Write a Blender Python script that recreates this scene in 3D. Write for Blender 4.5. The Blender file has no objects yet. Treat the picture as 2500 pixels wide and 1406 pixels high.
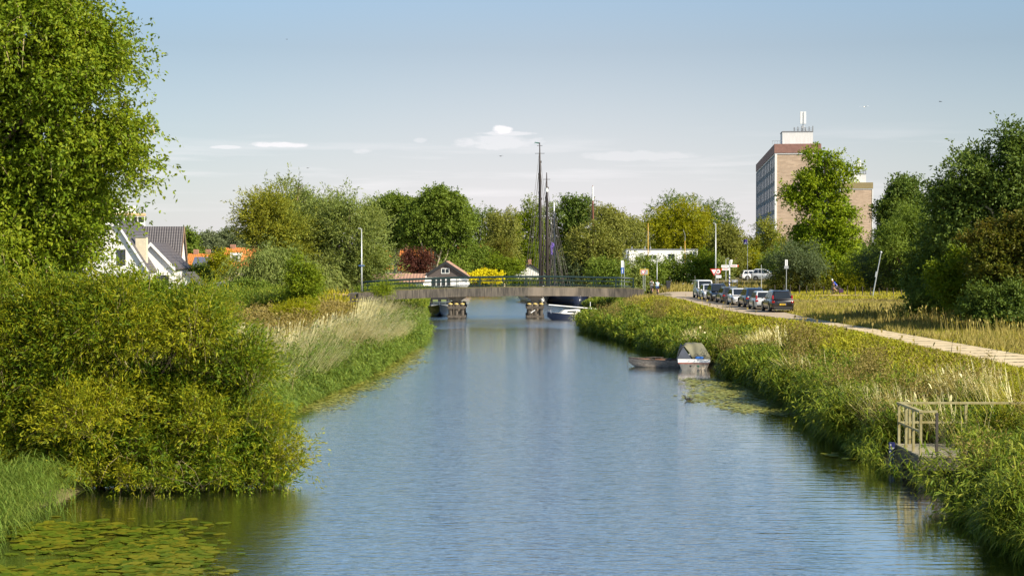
import bpy, bmesh, math, random
import numpy as np
from mathutils import Vector, Matrix
C = bpy.context.scene.collection
scn = bpy.context.scene
PI = math.pi
R = math.radians
# ---------------------------------------------------------------- camera
H = 6.5; F = 3800.0; PITCH = math.atan(84/F)
cam = bpy.data.cameras.new('camera'); camo = bpy.data.objects.new('camera', cam); C.objects.link(camo)
camo.location = (0, 0, H); camo.rotation_euler = (PI/2 - PITCH, 0, 0)
cam.sensor_width = 36; cam.lens = 36*F/2500; cam.clip_start = 0.5; cam.clip_end = 20000
scn.camera = camo
# ---------------------------------------------------------------- light
SUN_AZ = 122.0; SUN_EL = 38.0      # azimuth clockwise from +Y
sd = bpy.data.lights.new('sun', 'SUN'); so = bpy.data.objects.new('sun', sd); C.objects.link(so)
sd.energy = 5.0; sd.angle = R(0.5); sd.color = (1.0, 0.90, 0.74)
to_sun = Vector((math.sin(R(SUN_AZ))*math.cos(R(SUN_EL)), math.cos(R(SUN_AZ))*math.cos(R(SUN_EL)), math.sin(R(SUN_EL))))
so.rotation_euler = to_sun.to_track_quat('Z', 'Y').to_euler()
W = bpy.data.worlds.new('World'); scn.world = W; W.use_nodes = True
nt = W.node_tree; nd = nt.nodes; lk = nt.links
for n in list(nd): nd.remove(n)
def N(t, **k):
    n = nd.new(t)
    for a, b in k.items(): setattr(n, a, b)
    return n
def MATH(op, a, b=None, c=None, clamp=False, tree=None):
    t = tree or nt
    n = t.nodes.new('ShaderNodeMath'); n.operation = op; n.use_clamp = clamp
    for i, v in enumerate((a, b, c)):
        if v is None: continue
        if isinstance(v, (int, float)): n.inputs[i].default_value = v
        else: t.links.new(v, n.inputs[i])
    return n.outputs[0]
sky = N('ShaderNodeTexSky', sky_type='NISHITA'); sky.sun_disc = False
sky.sun_elevation = R(SUN_EL); sky.sun_rotation = R(SUN_AZ); sky.air_density = 1.0; sky.dust_density = 0.6; sky.ozone_density = 1.6; sky.altitude = 0
bg = N('ShaderNodeBackground'); bg.inputs[1].default_value = 0.054
out = N('ShaderNodeOutputWorld')
tc = N('ShaderNodeTexCoord'); sep = N('ShaderNodeSeparateXYZ'); lk.new(tc.outputs['Generated'], sep.inputs[0])
sx, sy, sz = sep.outputs
# thin high haze: a pale veil low in the sky, strongest in the middle of the view, thinning upward
veil_e = MATH('SUBTRACT', 1.0, MATH('DIVIDE', sz, 0.26), clamp=True)
veil_e = MATH('POWER', veil_e, 1.7)
az = MATH('SUBTRACT', sx, 0.02)
veil_a = MATH('ADD', 0.42, MATH('MULTIPLY', 0.58, MATH('EXPONENT', MATH('MULTIPLY', MATH('MULTIPLY', az, az), -14.0))))
veil = MATH('MULTIPLY', veil_e, veil_a, clamp=True)
mixv = N('ShaderNodeMix', data_type='RGBA'); lk.new(veil, mixv.inputs[0])
tint = N('ShaderNodeMix', data_type='RGBA', blend_type='MULTIPLY'); tint.inputs[0].default_value = 1
lk.new(sky.outputs[0], tint.inputs[6]); tint.inputs[7].default_value = (0.84, 0.98, 1.03, 1)
lift = N('ShaderNodeVectorMath', operation='SCALE'); lk.new(tint.outputs[2], lift.inputs[0])   # brightening added to the higher sky so the water reflects more light
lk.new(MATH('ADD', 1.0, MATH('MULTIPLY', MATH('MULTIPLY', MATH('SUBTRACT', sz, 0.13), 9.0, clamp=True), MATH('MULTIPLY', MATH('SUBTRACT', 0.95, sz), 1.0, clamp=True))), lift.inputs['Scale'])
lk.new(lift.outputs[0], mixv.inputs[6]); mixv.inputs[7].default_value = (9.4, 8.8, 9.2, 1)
# clouds: low streaks and a few small puffs
comb = N('ShaderNodeCombineXYZ'); lk.new(MATH('MULTIPLY', sx, 7.0), comb.inputs[0]); lk.new(MATH('MULTIPLY', sz, 95.0), comb.inputs[1]); lk.new(sy, comb.inputs[2])
nz = N('ShaderNodeTexNoise'); lk.new(comb.outputs[0], nz.inputs['Vector']); nz.inputs['Scale'].default_value = 1.0; nz.inputs['Detail'].default_value = 7; nz.inputs['Roughness'].default_value = 0.55
band = MATH('MULTIPLY', MATH('MULTIPLY', MATH('SUBTRACT', sz, 0.012), 40, clamp=True), MATH('MULTIPLY', MATH('SUBTRACT', 0.082, sz), 45, clamp=True), clamp=True)
st = MATH('MULTIPLY', MATH('MULTIPLY', MATH('SUBTRACT', nz.outputs[0], 0.5), 5.0, clamp=True), MATH('MULTIPLY', band, 0.4))
comb2 = N('ShaderNodeCombineXYZ'); lk.new(MATH('MULTIPLY', sx, 70.0), comb2.inputs[0]); lk.new(MATH('MULTIPLY', sz, 190.0), comb2.inputs[1])
nz2 = N('ShaderNodeTexNoise'); lk.new(comb2.outputs[0], nz2.inputs['Vector']); nz2.inputs['Scale'].default_value = 1.0; nz2.inputs['Detail'].default_value = 6; nz2.inputs['Roughness'].default_value = 0.6
def puff(px, py, rx, ry, k):
    cx = (px-1250)/F; cz = (619-py)/F
    dx = MATH('DIVIDE', MATH('SUBTRACT', sx, cx), rx/F); dz = MATH('DIVIDE', MATH('SUBTRACT', sz, cz), ry/F)
    d = MATH('ADD', MATH('MULTIPLY', dx, dx), MATH('MULTIPLY', dz, dz))
    d = MATH('ADD', d, MATH('MULTIPLY', MATH('SUBTRACT', nz2.outputs[0], 0.5), 2.6))
    return MATH('MULTIPLY', MATH('MULTIPLY', MATH('SUBTRACT', 1.0, d), 1.6, clamp=True), k)
total = st
for a in ((1228, 318, 26, 13, .95), (1240, 328, 75, 6, .45), (1220, 350, 115, 20, .4), (690, 358, 75, 8, .75), (570, 365, 45, 5, .55), (885, 371, 28, 8, .3), (1030, 345, 20, 7, .25), (1560, 382, 150, 14, .25)):
    total = MATH('MAXIMUM', total, puff(*a))
front = MATH('GREATER_THAN', sy, 0.0)
total = MATH('MULTIPLY', total, front)
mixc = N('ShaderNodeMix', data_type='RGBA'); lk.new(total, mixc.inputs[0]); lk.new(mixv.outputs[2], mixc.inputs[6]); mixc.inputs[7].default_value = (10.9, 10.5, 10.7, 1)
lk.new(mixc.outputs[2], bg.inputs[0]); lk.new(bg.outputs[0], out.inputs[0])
scn.view_settings.view_transform = 'Standard'; scn.view_settings.look = 'None'; scn.view_settings.gamma = 1
scn.view_settings.exposure = 0.88
scn.cycles.max_bounces = 6; scn.cycles.transparent_max_bounces = 4; scn.cycles.diffuse_bounces = 2; scn.cycles.glossy_bounces = 3; scn.cycles.transmission_bounces = 3

# ---------------------------------------------------------------- pixel -> world helpers
_f = np.array([0, math.cos(PITCH), -math.sin(PITCH)]); _u = np.array([0, math.sin(PITCH), math.cos(PITCH)]); _r = np.array([1., 0, 0])
def ray(px, py): return _f + (px-1250)/F*_r + (703-py)/F*_u
def P(px, py, D):
    d = ray(px, py); t = D/d[1]; return Vector((d[0]*t, D, H + d[2]*t))
def G(px, py, z=0.0):
    d = ray(px, py); t = (z-H)/d[2]; return Vector((d[0]*t, d[1]*t, z))
def S(D): return F/D            # photo pixels per metre at distance D

# ---------------------------------------------------------------- object helpers
def tag(o, label=None, cat=None, group=None, kind=None):
    if label: o['label'] = label
    if cat: o['category'] = cat
    if group: o['group'] = group
    if kind: o['kind'] = kind
    return o
def thing(name, label, cat, loc=(0, 0, 0), rotz=0, group=None):
    o = bpy.data.objects.new(name, None); C.objects.link(o); o.empty_display_size = 0.3
    o.location = loc; o.rotation_euler = (0, 0, rotz)
    return tag(o, label, cat, group)
def mesh_obj(name, verts, faces, m, parent=None, attr=None, smooth=False, loc=None):
    me = bpy.data.meshes.new(name)
    if isinstance(faces, np.ndarray):
        nv = len(verts); nf, k = faces.shape
        me.vertices.add(nv); me.vertices.foreach_set('co', np.asarray(verts, dtype=np.float32).ravel())
        me.loops.add(nf*k); me.loops.foreach_set('vertex_index', faces.astype(np.int32).ravel())
        me.polygons.add(nf); me.polygons.foreach_set('loop_start', np.arange(0, nf*k, k, dtype=np.int32))
        me.polygons.foreach_set('loop_total', np.full(nf, k, dtype=np.int32))
        me.update(calc_edges=True)
    else:
        me.from_pydata([tuple(v) for v in verts], [], faces); me.update()
    if attr is not None:
        a = me.attributes.new('rnd', 'FLOAT', 'POINT'); a.data.foreach_set('value', np.asarray(attr, dtype=np.float32))
    if smooth: me.polygons.foreach_set('use_smooth', np.ones(len(me.polygons), dtype=bool))
    if m is not None:
        for q in (m if isinstance(m, (list, tuple)) else [m]): me.materials.append(q)
    o = bpy.data.objects.new(name, me); C.objects.link(o)
    if parent is not None: o.parent = parent
    if loc is not None: o.location = loc
    return o
def copy_tree(o, parent=None):
    c = o.copy(); C.objects.link(c)
    if parent is not None: c.parent = parent
    for ch in list(kids.get(o.name, [])): copy_tree(ch, c)
    return c
kids = {}
def rebuild_kids():
    kids.clear()
    for o in bpy.data.objects:
        if o.parent is not None: kids.setdefault(o.parent.name, []).append(o)
class MB:
    """collects boxes, tubes, prisms; build() links them as one mesh"""
    def __init__(s): s.v = []; s.f = []; s.mi = []; s.m = 0
    def add(s, vs, fs):
        b = len(s.v); s.v += [tuple(x) for x in vs]
        for f in fs: s.f.append(tuple(i+b for i in f)); s.mi.append(s.m)
        return s
    def box(s, x0, x1, y0, y1, z0, z1):
        vs = [(x, y, z) for z in (z0, z1) for x, y in ((x0, y0), (x1, y0), (x1, y1), (x0, y1))]
        return s.add(vs, [(0, 3, 2, 1), (4, 5, 6, 7), (0, 1, 5, 4), (1, 2, 6, 5), (2, 3, 7, 6), (3, 0, 4, 7)])
    def boxc(s, c, d, rot=0, tilt=None):
        x, y, z = [q/2 for q in d]
        M = Matrix.Rotation(rot, 3, 'Z')
        if tilt: M = M @ Matrix.Rotation(tilt[1], 3, tilt[0])
        vs = [M @ Vector(p) + Vector(c) for p in ((-x, -y, -z), (x, -y, -z), (x, y, -z), (-x, y, -z), (-x, -y, z), (x, -y, z), (x, y, z), (-x, y, z))]
        return s.add(vs, [(0, 3, 2, 1), (4, 5, 6, 7), (0, 1, 5, 4), (1, 2, 6, 5), (2, 3, 7, 6), (3, 0, 4, 7)])
    def tube(s, pts, rad, n=8, caps=True):
        pts = [Vector(p) for p in pts]
        if isinstance(rad, (int, float)): rad = [rad]*len(pts)
        rings = []
        for i, p in enumerate(pts):
            d = (pts[min(i+1, len(pts)-1)] - pts[max(i-1, 0)]).normalized()
            a = d.orthogonal().normalized() if abs(d.z) > .9 else d.cross(Vector((0, 0, 1))).normalized()
            if abs(d.z) > .9: a = d.cross(Vector((0, 1, 0))).normalized()
            b = d.cross(a)
            rings.append([p + rad[i]*(math.cos(t)*a + math.sin(t)*b) for t in [2*PI*k/n for k in range(n)]])
        vs = [v for r_ in rings for v in r_]; fs = []
        for i in range(len(pts)-1):
            for k in range(n):
                fs.append((i*n+k, i*n+(k+1) % n, (i+1)*n+(k+1) % n, (i+1)*n+k))
        if caps: fs.append(tuple(reversed(range(n)))); fs.append(tuple((len(pts)-1)*n+k for k in range(n)))
        return s.add(vs, fs)
    def prism(s, poly, axis, a, b):
        """poly: 2-D outline extruded along axis from a to b"""
        def p3(u, v, w): return {'x': (w, u, v), 'y': (u, w, v), 'z': (u, v, w)}[axis]
        n = len(poly); vs = [p3(u, v, a) for u, v in poly] + [p3(u, v, b) for u, v in poly]
        fs = [tuple(range(n)), tuple(reversed(range(n, 2*n)))] + [(i, i+n, (i+1) % n+n, (i+1) % n) for i in range(n)]
        return s.add(vs, fs)
    def lathe(s, prof, c=(0, 0, 0), n=16):
        vs = []; fs = []
        for r_, z in prof:
            for k in range(n):
                t = 2*PI*k/n; vs.append((c[0]+r_*math.cos(t), c[1]+r_*math.sin(t), c[2]+z))
        for i in range(len(prof)-1):
            for k in range(n): fs.append((i*n+k, i*n+(k+1) % n, (i+1)*n+(k+1) % n, (i+1)*n+k))
        fs.append(tuple(reversed(range(n)))); fs.append(tuple((len(prof)-1)*n+k for k in range(n)))
        return s.add(vs, fs)
    def build(s, name, m, parent=None, bevel=0, smooth=False, label=None):
        me = bpy.data.meshes.new(name); me.from_pydata(s.v, [], s.f)
        ml = m if isinstance(m, (list, tuple)) else [m]
        for q in ml: me.materials.append(q)
        if len(ml) > 1: me.polygons.foreach_set('material_index', s.mi)
        bm = bmesh.new(); bm.from_mesh(me); bmesh.ops.recalc_face_normals(bm, faces=bm.faces)
        bm.to_mesh(me); bm.free()
        if smooth: me.polygons.foreach_set('use_smooth', [True]*len(me.polygons))
        me.update()
        o = bpy.data.objects.new(name, me); C.objects.link(o)
        if parent is not None: o.parent = parent
        if bevel:
            md = o.modifiers.new('bevel', 'BEVEL'); md.width = bevel; md.segments = 2; md.limit_method = 'ANGLE'
        if label: o['label'] = label
        return o

# ---------------------------------------------------------------- materials
MATS = {}
def mat(name, col, rough=0.7, metal=0.0, var=0.0, scale=3.0, bump=0.0, bscale=20.0, spec=0.5, stretch=(1, 1, 1), col2=None, coat=0.0, emit=None):
    if name in MATS: return MATS[name]
    m = bpy.data.materials.new(name); m.use_nodes = True; t = m.node_tree; b = t.nodes['Principled BSDF']
    b.inputs['Roughness'].default_value = rough; b.inputs['Metallic'].default_value = metal
    b.inputs['Specular IOR Level'].default_value = spec
    if coat: b.inputs['Coat Weight'].default_value = coat; b.inputs['Coat Roughness'].default_value = 0.05
    b.inputs['Base Color'].default_value = (*col, 1)
    if var or col2 or bump:
        co = t.nodes.new('ShaderNodeTexCoord'); mp = t.nodes.new('ShaderNodeMapping'); mp.inputs['Scale'].default_value = stretch
        t.links.new(co.outputs['Object'], mp.inputs[0])
    if var or col2:
        n = t.nodes.new('ShaderNodeTexNoise'); n.inputs['Scale'].default_value = scale; n.inputs['Detail'].default_value = 6; n.inputs['Roughness'].default_value = 0.6
        t.links.new(mp.outputs[0], n.inputs['Vector'])
        rp = t.nodes.new('ShaderNodeValToRGB'); rp.color_ramp.elements[0].position = 0.32; rp.color_ramp.elements[1].position = 0.68
        c2 = col2 or tuple(min(1, c*(1+var)) for c in col); c1 = col if col2 else tuple(c*(1-var) for c in col)
        rp.color_ramp.elements[0].color = (*c1, 1); rp.color_ramp.elements[1].color = (*c2, 1)
        t.links.new(n.outputs[0], rp.inputs[0]); t.links.new(rp.outputs[0], b.inputs['Base Color'])
    if bump:
        n2 = t.nodes.new('ShaderNodeTexNoise'); n2.inputs['Scale'].default_value = bscale; n2.inputs['Detail'].default_value = 4
        t.links.new(mp.outputs[0], n2.inputs['Vector'])
        bp = t.nodes.new('ShaderNodeBump'); bp.inputs['Strength'].default_value = bump; bp.inputs['Distance'].default_value = 0.05
        t.links.new(n2.outputs[0], bp.inputs['Height']); t.links.new(bp.outputs[0], b.inputs['Normal'])
    MATS[name] = m; return m
def leafmat(name, cols, trans=0.35, nscale=0.35, nmix=0.45, rough=0.55, spec=0.14):
    """leaf colours chosen per leaf by 'rnd' and per patch of crown by a soft noise (young / turning foliage)"""
    if name in MATS: return MATS[name]
    m = bpy.data.materials.new(name); m.use_nodes = True; t = m.node_tree
    for n in list(t.nodes): t.nodes.remove(n)
    at = t.nodes.new('ShaderNodeAttribute'); at.attribute_name = 'rnd'
    co = t.nodes.new('ShaderNodeTexCoord'); n = t.nodes.new('ShaderNodeTexNoise'); n.inputs['Scale'].default_value = nscale; n.inputs['Detail'].default_value = 2
    t.links.new(co.outputs['Object'], n.inputs['Vector'])
    nn = MATH('MULTIPLY', MATH('SUBTRACT', n.outputs[0], 0.3), 2.5, clamp=True, tree=t)
    v = MATH('ADD', MATH('MULTIPLY', at.outputs['Fac'], 1-nmix, tree=t), MATH('MULTIPLY', nn, nmix, tree=t), clamp=True, tree=t)
    rp = t.nodes.new('ShaderNodeValToRGB'); els = rp.color_ramp.elements
    while len(els) < len(cols): els.new(0.5)
    for i, c in enumerate(cols):
        els[i].position = 0.12 + 0.76*i/(len(cols)-1); els[i].color = (c[0]*.97, c[1]*.98, c[2]*.72, 1)
    t.links.new(v, rp.inputs[0])
    b = t.nodes.new('ShaderNodeBsdfPrincipled'); b.inputs['Roughness'].default_value = rough; b.inputs['Specular IOR Level'].default_value = spec
    t.links.new(rp.outputs[0], b.inputs['Base Color'])
    o = t.nodes.new('ShaderNodeOutputMaterial')
    if trans > 0:
        tr = t.nodes.new('ShaderNodeBsdfTranslucent'); mx = t.nodes.new('ShaderNodeMixShader'); mx.inputs[0].default_value = trans
        g = t.nodes.new('ShaderNodeMix'); g.data_type = 'RGBA'; g.blend_type = 'MULTIPLY'; g.inputs[0].default_value = 1
        t.links.new(rp.outputs[0], g.inputs[6]); g.inputs[7].default_value = (1.35, 1.25, 0.5, 1)
        t.links.new(g.outputs[2], tr.inputs[0]); t.links.new(b.outputs[0], mx.inputs[1]); t.links.new(tr.outputs[0], mx.inputs[2]); t.links.new(mx.outputs[0], o.inputs[0])
    else: t.links.new(b.outputs[0], o.inputs[0])
    MATS[name] = m; return m
# ---------------------------------------------------------------- terrain
LEFT = [(-20, -12.3), (31, -12.7), (40, -12.1), (45, -11.4), (60, -10.2), (66, -9.8), (79, -8.7), (95, -7.9), (112, -7.4), (128, -7.8), (140, -9.2), (158, -9.9), (180, -10.5), (215, -11), (240, -13), (262, -18)]
RIGHT = [(-20, 11.4), (35, 11.4), (51, 11.6), (64, 12.3), (74, 12.4), (86, 11.3), (98, 10.4), (112, 9.1), (124, 7.4), (133, 6.6), (150, 6.9), (165, 8.0), (185, 10.5), (215, 15), (235, 20), (262, 30)]
FAR = [(266, 60), (266, 20), (262, -8)]
POLY = np.array([(x, y) for y, x in LEFT] + [(-10, 268), (18, 270), (31, 267)] + [(x, y) for y, x in reversed(RIGHT)], dtype=float)
def canal_sd(x, y):
    """signed distance to the bank line: negative in the water"""
    x = np.asarray(x, float); y = np.asarray(y, float)
    d = np.full(x.shape, 1e9); inside = np.zeros(x.shape, bool); n = len(POLY)
    for i in range(n):
        ax, ay = POLY[i]; bx, by = POLY[(i+1) % n]
        ex, ey = bx-ax, by-ay; t = np.clip(((x-ax)*ex+(y-ay)*ey)/(ex*ex+ey*ey), 0, 1)
        d = np.minimum(d, np.hypot(x-ax-t*ex, y-ay-t*ey))
        c = ((ay > y) != (by > y)) & (x < ex*(y-ay)/((by-ay) if by != ay else 1e-9)+ax); inside ^= c
    return np.where(inside, -d, d)
def sstep(a, b, v): t = np.clip((v-a)/(b-a), 0, 1); return t*t*(3-2*t)
def ground_z(x, y):
    x = np.asarray(x, float); y = np.asarray(y, float)
    sd = canal_sd(x, y)
    side = sstep(-2, 4, x)
    level = 1.45*(1-side) + 1.85*side
    slope_w = 8.5
    out = 0.12 + (level-0.12)*sstep(0, slope_w, sd)
    # embankments that carry the road up to the bridge
    e1 = np.exp(-((x-11.6)/2.9)**2 - ((y-157)/7.5)**2)*1.05
    t = sstep(-40, -16, x); e2 = t*0.95*np.exp(-((y-158)/5.0)**2)*(x < 0)*sstep(0, 3, sd)
    wob = 0.10*np.sin(x*0.7+1.3)*np.sin(y*0.45) + 0.05*np.sin(x*1.9)*np.sin(y*1.3+2)
    out = out + .6*sstep(24, 32, x)*(1-sstep(60, 80, x))*sstep(205, 222, y)*(1-sstep(270, 300, y))
    road = ((x > 15.5) & (x < 25)).astype(float)
    wob = wob*(1-sstep(14.8, 16.5, x)*(1-sstep(24, 26, x)))*sstep(0, 2, sd)
    out = out + e1*sstep(0, 5, sd) + e2 + wob
    ins = -np.clip(-sd*0.9, 0, 1.3) - 0.05 + 0.12*np.exp(sd*6)
    return np.where(sd < 0, ins, out)
def gz1(x, y): return float(ground_z(np.array([x]), np.array([y]))[0])
xs = np.concatenate([[-3000, -1500, -800, -400, -220, -140, -100, -80], np.arange(-66, -24, 2.0), np.arange(-24, 44, 0.5), np.arange(44, 90, 2.5), [100, 120, 150, 220, 400, 800, 1500, 3000]])
ys = np.concatenate([[-60, -30], np.arange(-10, 190, 0.8), np.arange(190, 290, 2.0), [300, 320, 350, 400, 500, 700, 1000, 1600, 2600, 4000]])
GX, GY = np.meshgrid(xs, ys); GZ = ground_z(GX, GY)
nx, ny = len(xs), len(ys)
idx = np.arange(nx*ny).reshape(ny, nx)
fc = np.stack([idx[:-1, :-1].ravel(), idx[:-1, 1:].ravel(), idx[1:, 1:].ravel(), idx[1:, :-1].ravel()], 1)
mg = mat('ground_soil', (0.075, 0.075, 0.02), 0.95, col2=(0.15, 0.115, 0.045), scale=0.5, bump=0.6, bscale=6)
gr = mesh_obj('ground', np.stack([GX.ravel(), GY.ravel(), GZ.ravel()], 1), fc, mg, smooth=True); tag(gr, kind='structure')

# water
mw = bpy.data.materials.new('canal_water'); mw.use_nodes = True; t = mw.node_tree; b = t.nodes['Principled BSDF']
b.inputs['Base Color'].default_value = (0.022, 0.030, 0.012, 1); b.inputs['Roughness'].default_value = 0.03; b.inputs['IOR'].default_value = 2.2
b.inputs['Specular IOR Level'].default_value = 0.5
co = t.nodes.new('ShaderNodeTexCoord')
def wnoise(sc, sx_, sy_, det, dist=0.0):
    mp = t.nodes.new('ShaderNodeMapping'); mp.inputs['Scale'].default_value = (sx_, sy_, 1); t.links.new(co.outputs['Object'], mp.inputs[0])
    n = t.nodes.new('ShaderNodeTexNoise'); n.inputs['Scale'].default_value = sc; n.inputs['Detail'].default_value = det; n.inputs['Distortion'].default_value = dist
    t.links.new(mp.outputs[0], n.inputs['Vector']); return n.outputs[0]
# big slow patches where the breeze reaches the surface
patch = MATH('MULTIPLY', MATH('SUBTRACT', wnoise(0.06, 1, 0.6, 2), 0.36), 4.2, clamp=True, tree=t)
geo = t.nodes.new('ShaderNodeSeparateXYZ'); t.links.new(co.outputs['Object'], geo.inputs[0])
# sheltered strip beside the right bank keeps only long soft ripples
calm = MATH('MULTIPLY', MATH('SUBTRACT', MATH('ABSOLUTE', MATH('ADD', geo.outputs[0], 0.2, tree=t), tree=t), 5.0, tree=t), 0.28, clamp=True, tree=t)
rag = MATH('MULTIPLY', MATH('SUBTRACT', wnoise(0.10, 1, 1, 3), 0.5, tree=t), 26.0, tree=t)
gy_ = MATH('ADD', geo.outputs[1], rag, tree=t)
farw = MATH('MULTIPLY', MATH('SUBTRACT', gy_, 134.0, tree=t), 0.10, clamp=True, tree=t)      # open breeze at and beyond the bridge
lull = MATH('MULTIPLY', MATH('MULTIPLY', MATH('SUBTRACT', gy_, 92.0, tree=t), 0.06, clamp=True, tree=t), MATH('SUBTRACT', 1.0, farw, tree=t), tree=t)   # sheltered reach before it
wind = MATH('ADD', MATH('SUBTRACT', 1.0, MATH('MULTIPLY', lull, 0.5, tree=t), tree=t), MATH('MULTIPLY', farw, 0.8, tree=t), tree=t)
rip = MATH('MULTIPLY', MATH('MULTIPLY', wind, MATH('ADD', 0.45, MATH('MULTIPLY', patch, 0.9, tree=t), tree=t), tree=t), MATH('SUBTRACT', 1.0, MATH('MULTIPLY', calm, 0.78, tree=t), tree=t), tree=t)
t.links.new(MATH('ADD', 0.02, MATH('MULTIPLY', rip, 0.085, tree=t), tree=t), b.inputs['Roughness'])
h1 = MATH('MULTIPLY', wnoise(1.6, 1.0, 2.6, 4, 0.4), 0.020, tree=t)
h2 = MATH('MULTIPLY', wnoise(4.2, 0.5, 1.9, 3), 0.019, tree=t)
h3 = MATH('MULTIPLY', wnoise(0.9, 0.35, 3.2, 2, 0.3), 0.022, tree=t)
hh = MATH('ADD', MATH('MULTIPLY', MATH('ADD', h1, h2, tree=t), rip, tree=t), MATH('MULTIPLY', h3, 0.6, tree=t), tree=t)
bp = t.nodes.new('ShaderNodeBump'); bp.inputs['Strength'].default_value = 1.0; bp.inputs['Distance'].default_value = 1.0
t.links.new(hh, bp.inputs['Height']); t.links.new(bp.outputs[0], b.inputs['Normal'])
gl = t.nodes.new('ShaderNodeBsdfGlossy'); gl.inputs['Color'].default_value = (1.0, 1.0, 0.98, 1); t.links.new(b.inputs['Roughness'].links[0].from_socket, gl.inputs['Roughness']); t.links.new(bp.outputs[0], gl.inputs['Normal'])
ms = t.nodes.new('ShaderNodeMixShader'); ms.inputs[0].default_value = 0.74; t.links.new(b.outputs[0], ms.inputs[1]); t.links.new(gl.outputs[0], ms.inputs[2]); t.links.new(ms.outputs[0], t.nodes['Material Output'].inputs[0])
wt = mesh_obj('water', [(-60, -60, 0), (140, -60, 0), (140, 290, 0), (-60, 290, 0)], [(0, 1, 2, 3)], mw); tag(wt, kind='structure')

# road: concrete slabs beside the canal, then brick-and-tar junction
def strip(name, rows, m, dz=0.03, along='y', n=5):
    """rows: (s, a, b) cross-section from a to b at s"""
    vs = []; fs = []
    dense = []
    for (s0, a0, b0), (s1, a1, b1) in zip(rows[:-1], rows[1:]):
        k = max(1, int(abs(s1-s0)/1.5))
        for i in range(k): t_ = i/k; dense.append((s0+(s1-s0)*t_, a0+(a1-a0)*t_, b0+(b1-b0)*t_))
    dense.append(rows[-1])
    for s_, a, b_ in dense:
        for i in range(n+1):
            q = a+(b_-a)*i/n; x, y = (q, s_) if along == 'y' else (s_, q); vs.append([x, y, 0])
    V = np.array(vs); V[:, 2] = ground_z(V[:, 0], V[:, 1]) + dz
    for j in range(len(dense)-1):
        for i in range(n): a = j*(n+1)+i; fs.append((a, a+1, a+n+2, a+n+1))
    return tag(mesh_obj(name, V, np.array(fs), m, smooth=True), kind='structure')
mslab = bpy.data.materials.new('concrete_slabs'); mslab.use_nodes = True; t = mslab.node_tree; b = t.nodes['Principled BSDF']; b.inputs['Roughness'].default_value = 0.9
co = t.nodes.new('ShaderNodeTexCoord'); sp = t.nodes.new('ShaderNodeSeparateXYZ'); t.links.new(co.outputs['Object'], sp.inputs[0])
n1 = t.nodes.new('ShaderNodeTexNoise'); n1.inputs['Scale'].default_value = 1.4; n1.inputs['Detail'].default_value = 6; t.links.new(co.outputs['Object'], n1.inputs['Vector'])
rp = t.nodes.new('ShaderNodeValToRGB'); rp.color_ramp.elements[0].position = .3; rp.color_ramp.elements[1].position = .7
rp.color_ramp.elements[0].color = (0.42, 0.33, 0.19, 1); rp.color_ramp.elements[1].color = (0.58, 0.47, 0.29, 1); t.links.new(n1.outputs[0], rp.inputs[0])
wobj = MATH('MULTIPLY', MATH('SUBTRACT', n1.outputs[0], 0.5, tree=t), 0.5, tree=t)
yy = MATH('ADD', sp.outputs[1], wobj, tree=t)
fr = MATH('FRACT', MATH('DIVIDE', yy, 2.0, tree=t), tree=t)
n3 = t.nodes.new('ShaderNodeTexNoise'); n3.inputs['Scale'].default_value = 2.3; t.links.new(co.outputs['Object'], n3.inputs['Vector'])
gap = MATH('LESS_THAN', fr, MATH('MULTIPLY', MATH('SUBTRACT', n3.outputs[0], 0.36, tree=t), 0.9, clamp=True, tree=t), tree=t)
mx = t.nodes.new('ShaderNodeMix'); mx.data_type = 'RGBA'; t.links.new(gap, mx.inputs[0]); t.links.new(rp.outputs[0], mx.inputs[6]); mx.inputs[7].default_value = (0.09, 0.085, 0.035, 1)
t.links.new(mx.outputs[2], b.inputs['Base Color'])
mbrick = mat('junction_paving', (0.30, 0.235, 0.16), 0.9, col2=(0.40, 0.32, 0.22), scale=0.8, bump=0.2, bscale=15)
mpath = mat('cycle_path_paving', (0.44, 0.30, 0.12), 0.9, col2=(0.30, 0.22, 0.09), scale=0.6)
strip('road', [(-20, 20.6, 23.8), (64, 20.6, 23.7), (89, 20.3, 22.6), (97, 20.0, 22.2), (103, 19.2, 21.7), (112, 18.0, 21.4)], mslab)
strip('junction', [(112, 18.0, 21.4), (120, 17.1, 21.4), (144, 17.0, 21.6), (164, 16.9, 22.0), (172, 16.8, 28), (182, 16.3, 27), (189, 15.6, 23.6)], mbrick, 0.03)
strip('cycle_path', [(22, 171, 175), (40, 168.5, 172), (60, 160, 163), (90, 150, 153)], mpath, 0.04, along='x')
strip('bridge_approach', [(9, 156, 160), (13, 156, 160), (17.0, 155.5, 161)], mbrick, 0.06, along='x')
strip('bridge_approach', [(-60, 156.2, 160.2), (-15.5, 156.2, 160.2)], mpath, 0.06, along='x')
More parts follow.
